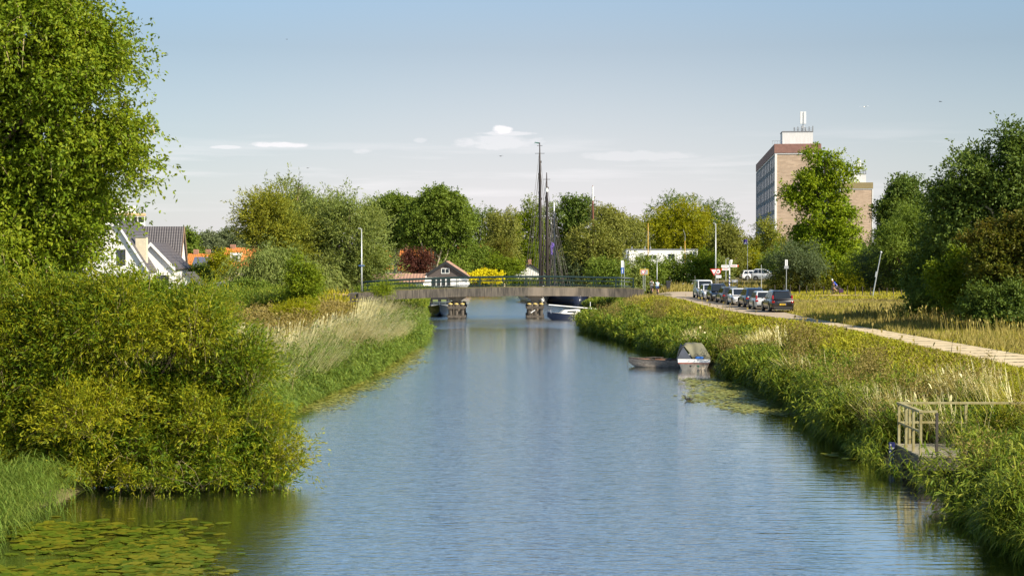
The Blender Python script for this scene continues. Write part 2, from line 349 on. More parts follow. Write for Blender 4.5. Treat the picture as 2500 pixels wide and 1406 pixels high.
# ---------------------------------------------------------------- foliage builders (numpy)
def unit(v): return v/np.maximum(np.linalg.norm(v, axis=1, keepdims=True), 1e-9)
def blades(base, d0, L, droop, width, segs, rnd, wdir=None, taper=True):
    """curved tapering strips; returns verts, quads, attr"""
    n = len(base); L = np.broadcast_to(L, n)[:, None]; droop = np.broadcast_to(droop, n)[:, None]; width = np.broadcast_to(width, n)[:, None]
    if wdir is None:
        wdir = np.cross(d0, np.array([0, 0, 1.0])); bad = np.linalg.norm(wdir, axis=1) < 0.15
        wdir[bad] = np.array([1.0, 0.2, 0]); wdir = unit(wdir)
    V = np.zeros((n, segs+1, 2, 3)); 
    for i in range(segs+1):
        t = i/segs; c = base + d0*L*t; c[:, 2] -= (droop*L*t*t)[:, 0]
        w = width*0.5*((1-t)**0.7*0.95+0.05 if taper else (0.35+0.65*math.sin(PI*min(1, 0.12+t*0.88))))
        V[:, i, 0] = c - wdir*w; V[:, i, 1] = c + wdir*w
    q = np.arange(segs)[:, None]*2 + np.array([0, 1, 3, 2])[None]
    Fc = (np.arange(n)*(2*(segs+1)))[:, None, None] + q[None]
    return V.reshape(-1, 3), Fc.reshape(-1, 4), np.repeat(rnd, 2*(segs+1))
def leaves(c, d, nrm, L, Wd, rnd):
    """one folded-diamond quad per leaf"""
    n = len(c); L = np.broadcast_to(L, n)[:, None]; Wd = np.broadcast_to(Wd, n)[:, None]
    s = unit(np.cross(d, nrm)); V = np.stack([c, c+d*L*.45-s*Wd*.5, c+d*L, c+d*L*.45+s*Wd*.5], 1).reshape(-1, 3)
    return V, np.arange(4*n).reshape(n, 4), np.repeat(rnd, 4)
def join(parts):
    V = []; Fc = []; A = []; o = 0
    for v, f, a in parts: V.append(v); Fc.append(f+o); A.append(a); o += len(v)
    return np.concatenate(V), np.concatenate(Fc), np.concatenate(A)
def crown_geom(lobes, n, leafL, leafW, seed=0, shootL=0.8, per=9, up=0.25, droop=0.3, shell=(0.55, 1.0), rand=0.5, follow=0.35, core=0.08, twig=0.0, low=-10, csz=.85, dens=1.0):
    """lobes (k,6): centre and radii. Leaves sit along shoots that leave the outer shell of each lobe."""
    rng = np.random.default_rng(seed); L = np.array(lobes, float); k = len(L)
    area = (L[:, 3]*L[:, 4]+L[:, 3]*L[:, 5]+L[:, 4]*L[:, 5]); ns = max(1, n//per)
    # clumps of foliage on the lobes so the crown breaks into light and dark masses with gaps between
    cs = shootL*csz; nc = int(np.clip(area.sum()*4.2/(PI*(cs*1.5)**2)*dens, 6, ns/3)); cl = rng.choice(k, nc, p=area/area.sum())
    cu = unit(rng.normal(size=(nc, 3))); cr = shell[0]+(shell[1]+.06-shell[0])*rng.random(nc)**.75
    cpos = L[cl, :3]+cu*L[cl, 3:]*cr[:, None]; csize = cs*(.55+.9*rng.random(nc)); cw = csize**2
    # skip clumps buried in another lobe
    ck = np.ones(nc, bool)
    for j in range(k):
        q = np.linalg.norm((cpos-L[j, :3])/L[j, 3:], axis=1); ck &= ~((q < 0.5) & (cl != j))
    if ck.sum() > 3: cw = cw*ck
    ci = rng.choice(nc, ns, p=cw/cw.sum()); li = cl[ci]; g3 = rng.normal(size=(ns, 3))
    base = cpos[ci]+g3*csize[ci][:, None]*np.array([.62, .62, .48])
    cen = L[li, :3]; rad = L[li, 3:]
    outw = unit(unit((base-cen)/rad**1)*.7+unit(g3)*.5+np.array([0, 0, .15]))
    sd = unit(outw*(1-rand) + np.array([0, 0, up]) + rng.normal(size=(ns, 3))*rand*0.6)
    sl = shootL*(0.6+0.8*rng.random(ns))
    ctone = rng.random(nc)[ci]
    # drop shoots buried deep inside another lobe
    keep = np.ones(ns, bool)
    keep &= base[:, 2] > low
    base, sd, sl, outw, ctone = base[keep], sd[keep], sl[keep], outw[keep], ctone[keep]; ns = len(base)
    srnd = rng.random(ns)*.40+ctone*.60
    t = (np.arange(per)+0.5)/per
    tt = np.tile(t, ns); si = np.repeat(np.arange(ns), per); tt = np.clip(tt+rng.normal(size=len(tt))*0.06, 0, 1)
    pos = base[si] + sd[si]*(sl[si]*tt)[:, None]; pos[:, 2] -= droop*sl[si]*tt*tt
    pos += rng.normal(size=pos.shape)*leafL*0.35
    tang = sd[si].copy(); tang[:, 2] -= 2*droop*tt; tang = unit(tang)
    d = unit(tang*follow*2 + rng.normal(size=pos.shape)*(1-follow) + np.array([0, 0, -0.25*droop]))
    nr = unit(rng.normal(size=pos.shape) + outw[si]*0.9 + np.array([0, 0, 0.5]))
    ll = leafL*(0.65+0.7*rng.random(len(pos))); ww = leafW*(0.7+0.6*rng.random(len(pos)))
    rn = np.clip(srnd[si]*0.55+rng.random(len(pos))*0.45, 0, 1)
    parts = [leaves(pos, d, nr, ll, ww, rn)]
    tw = None
    if twig:
        m = rng.random(ns) < twig
        tw = blades(base[m]-sd[m]*sl[m][:, None]*0.3, sd[m], sl[m]*1.25, droop, leafW*0.45, 2, srnd[m])
    if core:
        m = int(n*core); li = rng.choice(k, m, p=area/area.sum()); u = unit(rng.normal(size=(m, 3)))
        p2 = L[li, :3]+u*L[li, 3:]*(0.3+0.4*rng.random(m))[:, None]
        p2 = p2[p2[:, 2] > low]; m = len(p2)
        parts.append(leaves(p2, unit(rng.normal(size=(m, 3))), unit(rng.normal(size=(m, 3))), leafL*1.5, leafW*1.7, rng.random(m)*0.5))
    return join(parts), tw
def trunk_mb(base, lobes, r0, rng, split=0.35, wob=0.04):
    m = MB(); L = np.array(lobes, float); top = Vector(L[:, :3].mean(0)); base = Vector(base)
    zt = L[:, 2].max(); hh = zt-base.z
    fork = base + (top-base)*split; fork.z = base.z+hh*split
    p = [base - Vector((0, 0, .3)), base.lerp(fork, .5)+Vector(rng.normal(size=3)*wob*hh*.5), fork]
    m.tube(p, [r0*1.25, r0*.95, r0*.8], 8)
    for l in L:
        c = Vector(l[:3]); mid = fork.lerp(c, .5)+Vector(rng.normal(size=3)*wob*hh)+Vector((0, 0, hh*.03))
        m.tube([fork-Vector((0, 0, r0*.5)), mid, c, c+Vector(rng.normal(size=3))*min(l[3:])*.5], [r0*.5, r0*.3, r0*.16, r0*.05], 6)
        for _ in range(3):
            a = mid.lerp(c, rng.random()); b_ = c+Vector(unit(rng.normal(size=(1, 3)))[0]*l[3:]*.8)
            m.tube([a, a.lerp(b_, .5)+Vector((0, 0, .1)), b_], [r0*.14, r0*.09, r0*.03], 5)
    return m
mbark = mat('bark', (0.16, 0.12, 0.07), 0.9, var=0.35, scale=4, bump=0.6, bscale=12, stretch=(3, 3, 1))
mbark_pale = mat('bark_pale', (0.42, 0.36, 0.22), 0.9, var=0.35, scale=4, stretch=(3, 3, 1))
mtwig = mat('twig', (0.30, 0.24, 0.11), 0.8)
def pxlobes(D, rows, depth=1.0, seed=0):
    """rows (px, py, rx, ry[, dD]) in photo pixels at distance D -> world ellipsoids with real depth"""
    rng = np.random.default_rng(abs(seed)+1); o = []
    for q in rows:
        dd = q[4] if len(q) > 4 else rng.uniform(-.5, .5)*q[2]/S(D)*depth
        d = D+dd; c = P(q[0], q[1], d); s = S(d); o.append((c.x, c.y, c.z, q[2]/s, q[2]/s*depth, q[3]/s))
    return o
def autolobes(cx, cy, rx, ry, n, seed=0, f=0.42):
    rng = np.random.default_rng(seed); o = [(cx, cy, rx*.72, ry*.72)]
    for i in range(n):
        a = 2*PI*(i+rng.uniform(-.3, .3))/n; k = rng.uniform(.55, .68)
        o.append((cx+rx*k*math.cos(a), cy-ry*k*math.sin(a), rx*f*rng.uniform(.8, 1.15), ry*f*rng.uniform(.8, 1.15)))
    return o
LEAFN = [0]
def tree(name, label, cat, D, base_px, rows, m, n=16000, leaf=0.3, leafw=None, group=None, r0=0.3, seed=0, z0=None, depth=1.0, bark=None, shoot=1.0, split=0.35, trunk=True, **kw):
    lob = pxlobes(D, rows, depth, seed)
    bx = (base_px-1250)/S(D); zb = gz1(bx, D) if z0 is None else z0
    t = thing(name, label, cat, (bx, D, zb), 0, group); off = np.array([bx, D, zb])
    lo = [tuple(np.array(l[:3])-off)+tuple(l[3:]) for l in lob]
    (V, Fc, A), tw = crown_geom(lo, n, leaf, leafw or leaf*.55, seed=seed+7, shootL=shoot, low=0.02, **kw)
    LEAFN[0] += len(Fc)
    crown_name = 'foliage' if cat in ('shrub', 'bush', 'hedge') else 'crown'
    mesh_obj(crown_name, V, Fc, m, t, A)
    if trunk:
        o = trunk_mb((0, 0, 0), lo, r0, np.random.default_rng(seed+3), split).build('trunk' if crown_name == 'crown' else 'stems', bark or mbark, t, smooth=True)
    if tw is not None: mesh_obj('twigs', tw[0], tw[1], mtwig, t, tw[2])
    return t
# leaf palettes
L_ash = leafmat('leaf_ash', [(0.028, 0.065, 0.005), (0.068, 0.125, 0.007), (0.125, 0.185, 0.011), (0.22, 0.255, 0.018)], nscale=0.5, nmix=.35, trans=.28)
L_willow = leafmat('leaf_willow', [(0.011, 0.042, 0.004), (0.031, 0.080, 0.006), (0.080, 0.132, 0.008), (0.26, 0.25, 0.012)], nscale=0.55, nmix=.45, trans=.24)
L_grey = leafmat('leaf_grey_willow', [(0.065, 0.10, 0.03), (0.115, 0.165, 0.05), (0.175, 0.225, 0.075), (0.24, 0.27, 0.09)], nscale=.12, trans=.3)
L_greyy = leafmat('leaf_yellow_willow', [(0.07, 0.105, 0.025), (0.125, 0.17, 0.038), (0.19, 0.22, 0.042), (0.28, 0.27, 0.03)], nscale=.12, trans=.3)
L_oak = leafmat('leaf_broad', [(0.035, 0.07, 0.012), (0.075, 0.13, 0.022), (0.13, 0.19, 0.034), (0.19, 0.25, 0.045)], nscale=.15, trans=.3)
L_bright = leafmat('leaf_bright', [(0.032, 0.07, 0.005), (0.07, 0.125, 0.008), (0.125, 0.185, 0.012), (0.20, 0.24, 0.015)], nscale=.3, trans=.3)
L_poplar = leafmat('leaf_poplar', [(0.045, 0.095, 0.006), (0.095, 0.165, 0.009), (0.17, 0.25, 0.014), (0.28, 0.34, 0.02)], nscale=.3, trans=.3)
L_yel = leafmat('leaf_yellow_green', [(0.07, 0.11, 0.006), (0.15, 0.19, 0.008), (0.25, 0.27, 0.012), (0.34, 0.32, 0.014)], nscale=.2, trans=.4)
L_birch = leafmat('leaf_birch', [(0.07, 0.09, 0.022), (0.13, 0.155, 0.038), (0.19, 0.21, 0.055), (0.25, 0.25, 0.065)], nscale=.2, trans=.3)
L_dark = leafmat('leaf_dark', [(0.028, 0.056, 0.014), (0.056, 0.10, 0.023), (0.095, 0.148, 0.033), (0.14, 0.19, 0.042)], nscale=.15, trans=.25)
L_silver = leafmat('leaf_silver', [(0.035, 0.06, 0.028), (0.065, 0.095, 0.05), (0.10, 0.135, 0.075), (0.14, 0.175, 0.10)], nscale=.3, trans=.2)
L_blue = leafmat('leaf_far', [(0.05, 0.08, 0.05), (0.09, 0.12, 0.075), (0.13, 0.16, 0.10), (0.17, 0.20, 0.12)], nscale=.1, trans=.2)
L_rust = leafmat('leaf_turning', [(0.035, 0.065, 0.012), (0.075, 0.10, 0.016), (0.13, 0.095, 0.02), (0.12, 0.14, 0.02)], nscale=.35, nmix=.6, trans=.3)
L_purple = leafmat('leaf_purple', [(0.03, 0.010, 0.010), (0.07, 0.022, 0.02), (0.11, 0.04, 0.035)], nscale=.5, trans=.2)
L_flower = leafmat('yellow_flowers', [(0.10, 0.16, 0.01), (0.35, 0.34, 0.01), (0.66, 0.58, 0.02), (0.72, 0.66, 0.03)], nscale=.8, trans=.3)

# ================================================================ near trees and bushes
big = [(60, 60, 190, 150), (150, 40, 100, 95), (180, 170, 95, 95), (120, 230, 150, 130), (30, 330, 160, 150), (215, 330, 95, 60), (300, 400, 52, 44), (235, 412, 95, 60), (110, 440, 140, 100), (300, 318, 36, 30),
       (20, 560, 140, 110), (135, 555, 75, 62), (70, 650, 80, 45), (205, 478, 55, 30), (-130, 100, 220, 200), (-150, 380, 220, 200), (-60, -120, 260, 140), (110, -110, 140, 110), (-120, 590, 160, 120),
       (255, 150, 34, 42), (240, 60, 26, 38), (175, 600, 36, 34), (120, 625, 70, 50)]
tree('ash_tree', 'tall leafy green tree towering over the left edge of the canal', 'tree', 55, -60, big, L_ash, n=250000, leaf=0.165, leafw=0.08, r0=0.42, seed=11, depth=.9, shoot=.55, per=11, up=.15, droop=.5, follow=.35, shell=(.45, 1.05), core=.02, twig=.15, split=.30, csz=1.25, dens=.75)
wil = [(50, 775, 120, 75), (190, 805, 120, 70), (320, 785, 95, 55), (120, 900, 170, 110), (290, 900, 160, 110), (450, 830, 105, 80), (400, 960, 150, 110), (560, 930, 90, 75), (180, 1060, 190, 120), (360, 1080, 170, 110), (520, 1070, 140, 100), (620, 1100, 100, 85),
       (120, 1185, 150, 85), (90, 1250, 70, 26), (300, 1190, 160, 75), (480, 1180, 150, 70), (625, 1175, 86, 52), (680, 1175, 36, 28), (650, 1110, 60, 45), (-80, 850, 180, 160), (-60, 1080, 180, 150), (470, 800, 60, 40)]
tree('willow_bush', 'huge yellow-green willow bush leaning over the water in the left foreground', 'bush', 43.5, 230, wil, L_willow, n=360000, leaf=0.135, leafw=0.032, r0=0.12, seed=21, depth=.62, shoot=.75, per=15, up=.5, droop=.35, follow=.5, shell=(.5, 1.04), rand=.45, core=.12, twig=.40, csz=.62, dens=.62, split=.12, z0=.05)
wb_ = bpy.data.objects['willow_bush']; mb_ = MB(); rgb = np.random.default_rng(99)
for i in range(26):
    px = rgb.uniform(300, 750); g0 = G(px, 1215-(px-300)*.09+rgb.uniform(-20, 4), 0)-wb_.location; g0.z = rgb.uniform(.0, .5)
    a = rgb.uniform(-.6, 1.1); L_ = rgb.uniform(.7, 2.0); rise = rgb.uniform(.15, .8); dr = Vector((math.sin(a), -math.cos(a)*.5, 0))
    mb_.tube([g0-dr*.4+Vector((0, .4, .3)), g0+dr*L_*.35+Vector((0, 0, rise)), g0+dr*L_*.75+Vector((0, 0, rise*.6)), g0+dr*L_+Vector((0, 0, -.1))], [.007, .006, .004, .002], 5)
db_ = mb_.build('dead_branches', mat('bare_twig', (.20, .155, .085), .8), wb_)
tree('green_bush', 'fresh green broad-leaved bush between the white house and the willow bush', 'bush', 52, 290, [(262, 722, 42, 26), (305, 695, 26, 24), (290, 745, 50, 30), (225, 725, 24, 20), (340, 730, 26, 20), (290, 790, 80, 50)], L_bright, n=26000, leaf=.14, leafw=.07, r0=.08, seed=31, shoot=.4, split=.15, droop=.4)
tree('willow_bush', 'thin yellowish willow bush sprouting right behind the big bush, beside the flat shed', 'bush', 62, 420, [(395, 735, 50, 24), (460, 748, 50, 24), (355, 738, 30, 20), (420, 775, 90, 40), (520, 768, 35, 20), (430, 800, 100, 35)], L_willow, n=26000, leaf=.13, leafw=.03, r0=.06, seed=41, shoot=.7, up=.8, follow=.5, split=.12, per=12)
tree('young_tree', 'slim bright green young tree standing in front of the big grey willows', 'tree', 128, 738, [(738, 690, 33, 38), (735, 660, 24, 26), (752, 715, 34, 26), (718, 718, 26, 24), (745, 740, 26, 18)], L_bright, n=14000, leaf=.17, leafw=.09, r0=.09, seed=51, shoot=.5, split=.2, up=.5)
tree('low_bush', 'low yellow-green bush below the slim young tree in the reeds', 'bush', 112, 728, [(705, 762, 28, 18), (735, 752, 30, 20), (762, 764, 24, 16), (728, 772, 48, 14)], L_yel, n=9000, leaf=.13, leafw=.05, r0=.05, seed=52, shoot=.45, split=.2, up=.6)
tree('bridge_bush', 'small green bush growing in front of the left end of the bridge', 'bush', 153, 930, [(930, 710, 15, 10), (942, 714, 12, 8), (916, 714, 9, 8)], L_bright, n=2200, leaf=.17, leafw=.06, r0=.05, seed=53, shoot=.6, split=.2, up=.6, z0=1.2)
# right: dark wood along the road
tree('dark_tree', 'tall dark tree with open limbs at the far right edge', 'tree', 101, 2475, [(2440, 420, 75, 62), (2380, 400, 55, 45), (2350, 470, 60, 60), (2500, 400, 70, 60), (2470, 355, 55, 28), (2420, 520, 80, 55), (2500, 500, 60, 60), (2330, 540, 50, 50), (2580, 440, 100, 90), (2600, 560, 100, 90)], L_dark, n=62000, leaf=.24, leafw=.11, r0=.3, seed=61, shoot=.8, depth=.9, split=.38, shell=(.6, 1.05), bark=mbark_pale)
tree('dark_tree', 'dark bushy tree left of the tall one, its crown reaching lowest over the dry field', 'tree', 108, 2330, [(2330, 560, 60, 60), (2290, 620, 60, 60), (2350, 640, 80, 60), (2270, 690, 45, 55), (2330, 720, 80, 50), (2420, 620, 70, 70), (2295, 510, 22, 40)], L_dark, n=45000, leaf=.22, leafw=.12, r0=.25, seed=62, shoot=.6, split=.25)
tree('rust_tree', 'tree with rusty turning leaves in front of the dark tree at right', 'tree', 93, 2455, [(2430, 600, 60, 55), (2480, 580, 55, 50), (2450, 680, 60, 55), (2510, 670, 60, 60), (2400, 660, 35, 40), (2560, 620, 70, 80)], L_rust, n=36000, leaf=.19, leafw=.11, r0=.2, seed=63, shoot=.5, split=.3)
tree('green_shrub', 'glossy green shrub glowing against the dark trees at right', 'shrub', 97, 2350, [(2330, 690, 42, 38), (2370, 700, 38, 40), (2345, 650, 30, 26), (2360, 740, 42, 26), (2300, 665, 26, 26)], L_bright, n=14000, leaf=.17, leafw=.10, r0=.08, seed=64, shoot=.45, split=.2)
tree('dark_shrub', 'near-black shrub at the foot of the trees beside the dry grass', 'shrub', 104, 2270, [(2265, 720, 42, 45), (2300, 745, 45, 32), (2240, 745, 26, 28)], L_dark, n=14000, leaf=.16, leafw=.06, r0=.07, seed=65, shoot=.6, split=.15, up=.6)
tree('dark_shrub', 'broad dark shrub under the rusty tree at the right edge', 'shrub', 91, 2470, [(2420, 755, 55, 45), (2480, 750, 55, 60), (2550, 760, 60, 65), (2380, 760, 35, 32)], L_dark, n=20000, leaf=.17, leafw=.09, r0=.08, seed=66, shoot=.5, split=.15)

# ================================================================ middle-distance trees
def mid(name, label, D, cx, top, hw, bot, m, n=17000, leaf=.28, lobes=7, seed=1, base=None, **kw):
    cy = (top+bot)/2; ry = (bot-top)/2
    return tree(name, label, kw.pop('cat', 'tree'), D, base if base is not None else cx, autolobes(cx, cy, hw, ry, lobes, seed), m, n=n, leaf=leaf, seed=seed, **kw)
wk = dict(leafw=.11, shoot=1.5, up=.55, follow=.55, per=10, droop=.25)
tree('grey_willow', 'tall grey-green willow whose top rises highest in the willow group', 'tree', 205, 745, [(742, 482, 38, 34), (705, 500, 35, 35), (775, 500, 40, 30), (735, 540, 80, 55), (700, 610, 80, 60), (730, 455, 13, 14), (790, 560, 60, 60)], L_grey, n=34000, leaf=.42, r0=.5, seed=71, **wk)
tree('yellow_willow', 'willow with a yellowing patch at the left of the willow group', 'tree', 192, 660, [(640, 530, 42, 38), (672, 560, 50, 45), (620, 580, 28, 45), (700, 590, 50, 50), (650, 505, 30, 18)], L_greyy, n=22000, leaf=.4, r0=.4, seed=72, **wk)
tree('grey_willow', 'rounded grey willow at the right of the willow group, behind the lamp post', 'tree', 196, 850, [(840, 530, 50, 45), (890, 580, 40, 45), (810, 590, 60, 60), (870, 640, 55, 55), (905, 640, 30, 45), (820, 670, 60, 40), (855, 505, 30, 22)], L_grey, n=36000, leaf=.4, r0=.4, seed=73, **wk)
tree('weeping_willow', 'dark weeping willow with hanging strands in front of the willow group', 'tree', 183, 665, [(640, 640, 45, 45), (690, 640, 45, 50), (620, 680, 35, 35), (670, 690, 50, 28), (715, 620, 28, 25), (760, 665, 35, 45)], L_grey, n=30000, leaf=.38, leafw=.09, r0=.35, seed=74, shoot=1.6, up=-.5, follow=.65, droop=.5, per=12)
tree('chestnut_tree', 'round green tree directly right of the lamp post and the willows', 'tree', 255, 970, autolobes(962, 540, 60, 60, 9, 5)+[(905, 520, 22, 22)], L_oak, n=36000, leaf=.35, r0=.4, seed=75, bark=mbark_pale)
tree('chestnut_tree', 'largest round-topped green tree behind the dark gabled barn', 'tree', 250, 1052, autolobes(1062, 538, 82, 66, 12, 6)+[(1115, 600, 34, 34)], L_oak, n=58000, leaf=.35, r0=.42, seed=76, split=.22, bark=mbark_pale)
B = 'broad-leaved trees behind the bridge'
mid('green_tree', 'open green tree between the big round tree and the drooping birch', 270, 1165, 505, 45, 640, L_oak, 11000, seed=81, group=B, bark=mbark_pale)
mid('birch_tree', 'drooping brownish birch left of the ship masts', 262, 1225, 498, 38, 655, L_birch, 15000, seed=82, leafw=.16, up=-.2, droop=.6, bark=mbark_pale)
mid('green_tree', 'round bright green tree directly behind the tallest masts', 280, 1290, 484, 46, 660, L_bright, 16000, seed=83, group=B)
mid('dark_poplar', 'dark open-topped tree right of the masts', 285, 1402, 480, 34, 560, L_dark, 7000, seed=84, leaf=.42, lobes=9)
mid('green_tree', 'mid-green tree filling the gap between the masts and the dark open tree', 290, 1350, 500, 46, 660, L_oak, 12000, seed=85, group=B)
mid('conifer_tree', 'bright green conifer-like tree low behind the thin mast', 288, 1385, 535, 40, 680, L_bright, 12000, seed=86)
mid('birch_tree', 'tall drooping birch by the white-topped mast', 240, 1490, 490, 48, 660, L_birch, 19000, seed=87, leafw=.15, up=-.2, droop=.7, bark=mbark_pale)
mid('birch_tree', 'brown-green birch at the water right of the thin mast', 215, 1440, 540, 58, 700, L_birch, 20000, seed=88, leafw=.15, bark=mbark_pale)
mid('birch_tree', 'birch at the left corner of the flat white building', 250, 1543, 523, 34, 690, L_birch, 12000, seed=89, leafw=.16, up=-.2, droop=.6, bark=mbark_pale)
mid('green_tree', 'dull green tree peeping over the yellow-green one', 300, 1650, 474, 72, 620, L_oak, 17000, seed=90, group=B)
mid('yellow_tree', 'bright yellow-green tree above the flat white building', 262, 1655, 495, 88, 650, L_yel, 30000, seed=91, lobes=10)
mid('dark_tree', 'dark blue-green tree left of the tall brick tower', 310, 1748, 482, 56, 640, L_dark, 17000, seed=92)
mid('yellow_tree', 'olive tree at the right end of the flat white building', 250, 1775, 560, 50, 660, L_birch, 14000, seed=93)
mid('grey_tree', 'yellowish drooping tree in front of the brick tower', 264, 1872, 548, 50, 680, L_greyy, 16000, seed=94, leafw=.14)
for i, (cx, top, hw, bot, D, m, lab) in enumerate([
    (1160, 590, 36, 680, 248, L_oak, 'green shrub behind the yellow flowering shrub'), (1228, 628, 33, 680, 246, L_bright, 'rounded dark green shrub left of the white gable'),
    (1118, 610, 30, 670, 246, L_oak, 'shrub directly right of the dark barn gable'), (1200, 585, 34, 660, 258, L_rust, 'orange-tinged shrub under the birch left of the masts'),
    (1385, 640, 30, 695, 215, L_silver, 'silvery willow shrub right of the thin mast'), (1585, 636, 40, 695, 212, L_oak, 'dark shrub hiding the left part of the flat white building'),
    (1645, 640, 34, 700, 214, L_oak, 'shrub below the square window of the flat white building'), (1708, 622, 38, 690, 216, L_bright, 'fresh green shrub at the right end of the flat white building'),
    (1790, 600, 46, 680, 262, L_oak, 'green shrub behind the direction sign'), (1830, 615, 44, 672, 258, L_yel, 'yellow-green reeds-like shrub behind the white estate car'),
    (1880, 640, 24, 690, 250, L_oak, 'low shrub between the car park and the yellowish tree'), (1912, 625, 30, 705, 196, L_oak, 'dark shrub beside the tall cycle sign'), (1548, 650, 34, 705, 205, L_grey, 'grey-green shrub by the blue and white sign'),
    (1480, 640, 50, 705, 200, L_oak, 'dark shrub at the waterside behind the right end of the railing'), (1745, 640, 34, 690, 235, L_grey, 'greyish shrub behind the lamp post')]):
    mid('shrub', lab, D, cx, top, hw, bot, m, 7000, seed=120+i, leaf=.26, cat='shrub', r0=.1, lobes=6, group='shrubs behind the bridge and the car park', split=.15)
# tower poplar: tall irregular
tree('poplar_tree', 'tall ragged green poplar in front of the brick tower', 'tree', 205, 2035, [(2010, 385, 36, 34), (1990, 440, 34, 40), (2030, 440, 40, 40), (2072, 420, 20, 24), (1935, 465, 24, 22), (1965, 490, 30, 26), (2055, 500, 34, 45), (2010, 520, 40, 50), (1985, 590, 45, 45), (2045, 590, 44, 50), (2030, 650, 60, 45), (2070, 560, 22, 34), (1955, 560, 28, 26), (2070, 660, 35, 40), (2000, 670, 40, 35), (2084, 640, 20, 30)], L_poplar, n=52000, leaf=.27, leafw=.20, r0=.45, seed=101, shoot=.8, shell=(.5, 1.08), split=.2)
mid('round_tree', 'round blue-green tree right of the second brick tower', 232, 2205, 430, 64, 610, L_dark, 34000, seed=102, leaf=.36, lobes=10)
tree('grey_willow', 'shaded green willow low between the round tree and the dark trees', 'tree', 186, 2215, [(2190, 610, 55, 50), (2230, 570, 45, 50), (2160, 580, 30, 30), (2240, 640, 40, 50)], L_oak, n=22000, leaf=.32, leafw=.1, r0=.3, seed=103)
tree('silver_willow', 'silver-grey willow shrub left of the tall poplar', 'shrub', 188, 1950, [(1950, 640, 42, 42), (1925, 670, 35, 30), (1985, 670, 30, 30), (1912, 645, 20, 26)], L_silver, n=17000, leaf=.24, leafw=.07, r0=.12, seed=104, shoot=1, up=.6, split=.15)
tree('silver_willow', 'grey shrub leaning behind the tilted lamp post', 'shrub', 190, 2150, [(2130, 660, 36, 38), (2165, 650, 34, 44), (2200, 680, 34, 32), (2110, 690, 26, 24)], L_silver, n=15000, leaf=.22, leafw=.07, r0=.12, seed=105, shoot=.9, up=.5, split=.15)
tree('olive_shrub', 'dark olive shrub behind the tilted lamp post', 'shrub', 193, 2105, [(2110, 665, 36, 42), (2140, 690, 34, 26), (2080, 690, 30, 26)], L_oak, n=10000, leaf=.24, leafw=.1, r0=.12, seed=106, split=.15)
tree('brown_shrub', 'low brownish shrub behind the row of cars', 'shrub', 188, 1935, [(1900, 696, 30, 16), (1940, 692, 34, 18), (1985, 696, 34, 17)], L_rust, n=9000, leaf=.2, leafw=.08, r0=.07, seed=107, split=.15)
tree('shrub', 'olive shrub behind the lone cyclist', 'shrub', 188, 2030, [(2020, 695, 36, 18), (2060, 692, 34, 22)], L_yel, n=7000, leaf=.2, leafw=.09, r0=.07, seed=108, split=.15)
tree('shrub', 'dark shrub in the hedge between the tilted lamp post and the dark trees', 'shrub', 186, 2225, [(2215, 695, 34, 26), (2245, 680, 30, 34)], L_oak, n=8000, leaf=.2, leafw=.09, r0=.07, seed=109, split=.15)
# far left trees beyond the houses
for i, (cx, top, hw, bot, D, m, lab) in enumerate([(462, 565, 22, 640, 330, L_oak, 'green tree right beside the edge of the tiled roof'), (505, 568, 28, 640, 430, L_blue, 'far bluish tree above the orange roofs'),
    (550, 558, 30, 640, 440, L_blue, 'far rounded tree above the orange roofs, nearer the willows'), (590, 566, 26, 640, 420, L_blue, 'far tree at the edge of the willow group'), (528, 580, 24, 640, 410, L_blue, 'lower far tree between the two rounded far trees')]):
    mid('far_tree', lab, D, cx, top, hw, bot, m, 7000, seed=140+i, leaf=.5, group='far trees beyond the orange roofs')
mid('garden_tree', 'yellowing garden tree between the two orange roofs', 225, 532, 612, 32, 690, L_yel, 9000, seed=151, leaf=.25)
mid('garden_tree', 'green garden tree beside the tiled white house', 200, 470, 650, 32, 700, L_oak, 8000, seed=152, leaf=.25)
tree('purple_tree', 'round dark purple-leaved tree in front of the orange roof', 'tree', 238, 1013, [(1013, 640, 28, 26), (1000, 650, 18, 18), (1028, 650, 16, 18)], L_purple, n=9000, leaf=.24, r0=.12, seed=153, split=.3)
tree('flowering_shrub', 'long shrub covered in bright yellow flowers beside the barn', 'shrub', 232, 1190, [(1165, 675, 22, 10), (1190, 672, 24, 11), (1215, 676, 18, 8)], L_flower, n=9000, leaf=.22, leafw=.2, r0=.06, seed=154, split=.2, shoot=.4)
tree('hedge', 'dark hedge behind the flat-roofed shed at left', 'hedge', 170, 570, [(540, 712, 30, 12), (590, 708, 35, 15), (640, 712, 36, 14)], L_oak, n=12000, leaf=.22, r0=.06, seed=155, split=.2, shoot=.5)
# background wood: one mass that closes gaps between trunks
rng = np.random.default_rng(5)
wl = []
for px in range(880, 2260, 26): wl += pxlobes(330+rng.uniform(-15, 15), [(px, 640+rng.uniform(-8, 8), 26, 50+rng.uniform(-12, 12))], 1.0, px)
for px in range(2180, 2700, 34): wl += pxlobes(260+rng.uniform(-5, 5), [(px, 640, 34, 60)], 1.0, px)
for px in range(-700, 660, 40): wl += pxlobes(470+rng.uniform(-20, 20), [(px, 612+rng.uniform(-6, 6), 36, 22)], 1.0, px)
(V, Fc, A), _ = crown_geom(wl, 110000, .75, .55, seed=9, shootL=1.2)
tag(mesh_obj('far_wood', V, Fc, L_dark, None, A), 'dark continuous wood closing the background behind the trees and houses', 'wood', kind='stuff')
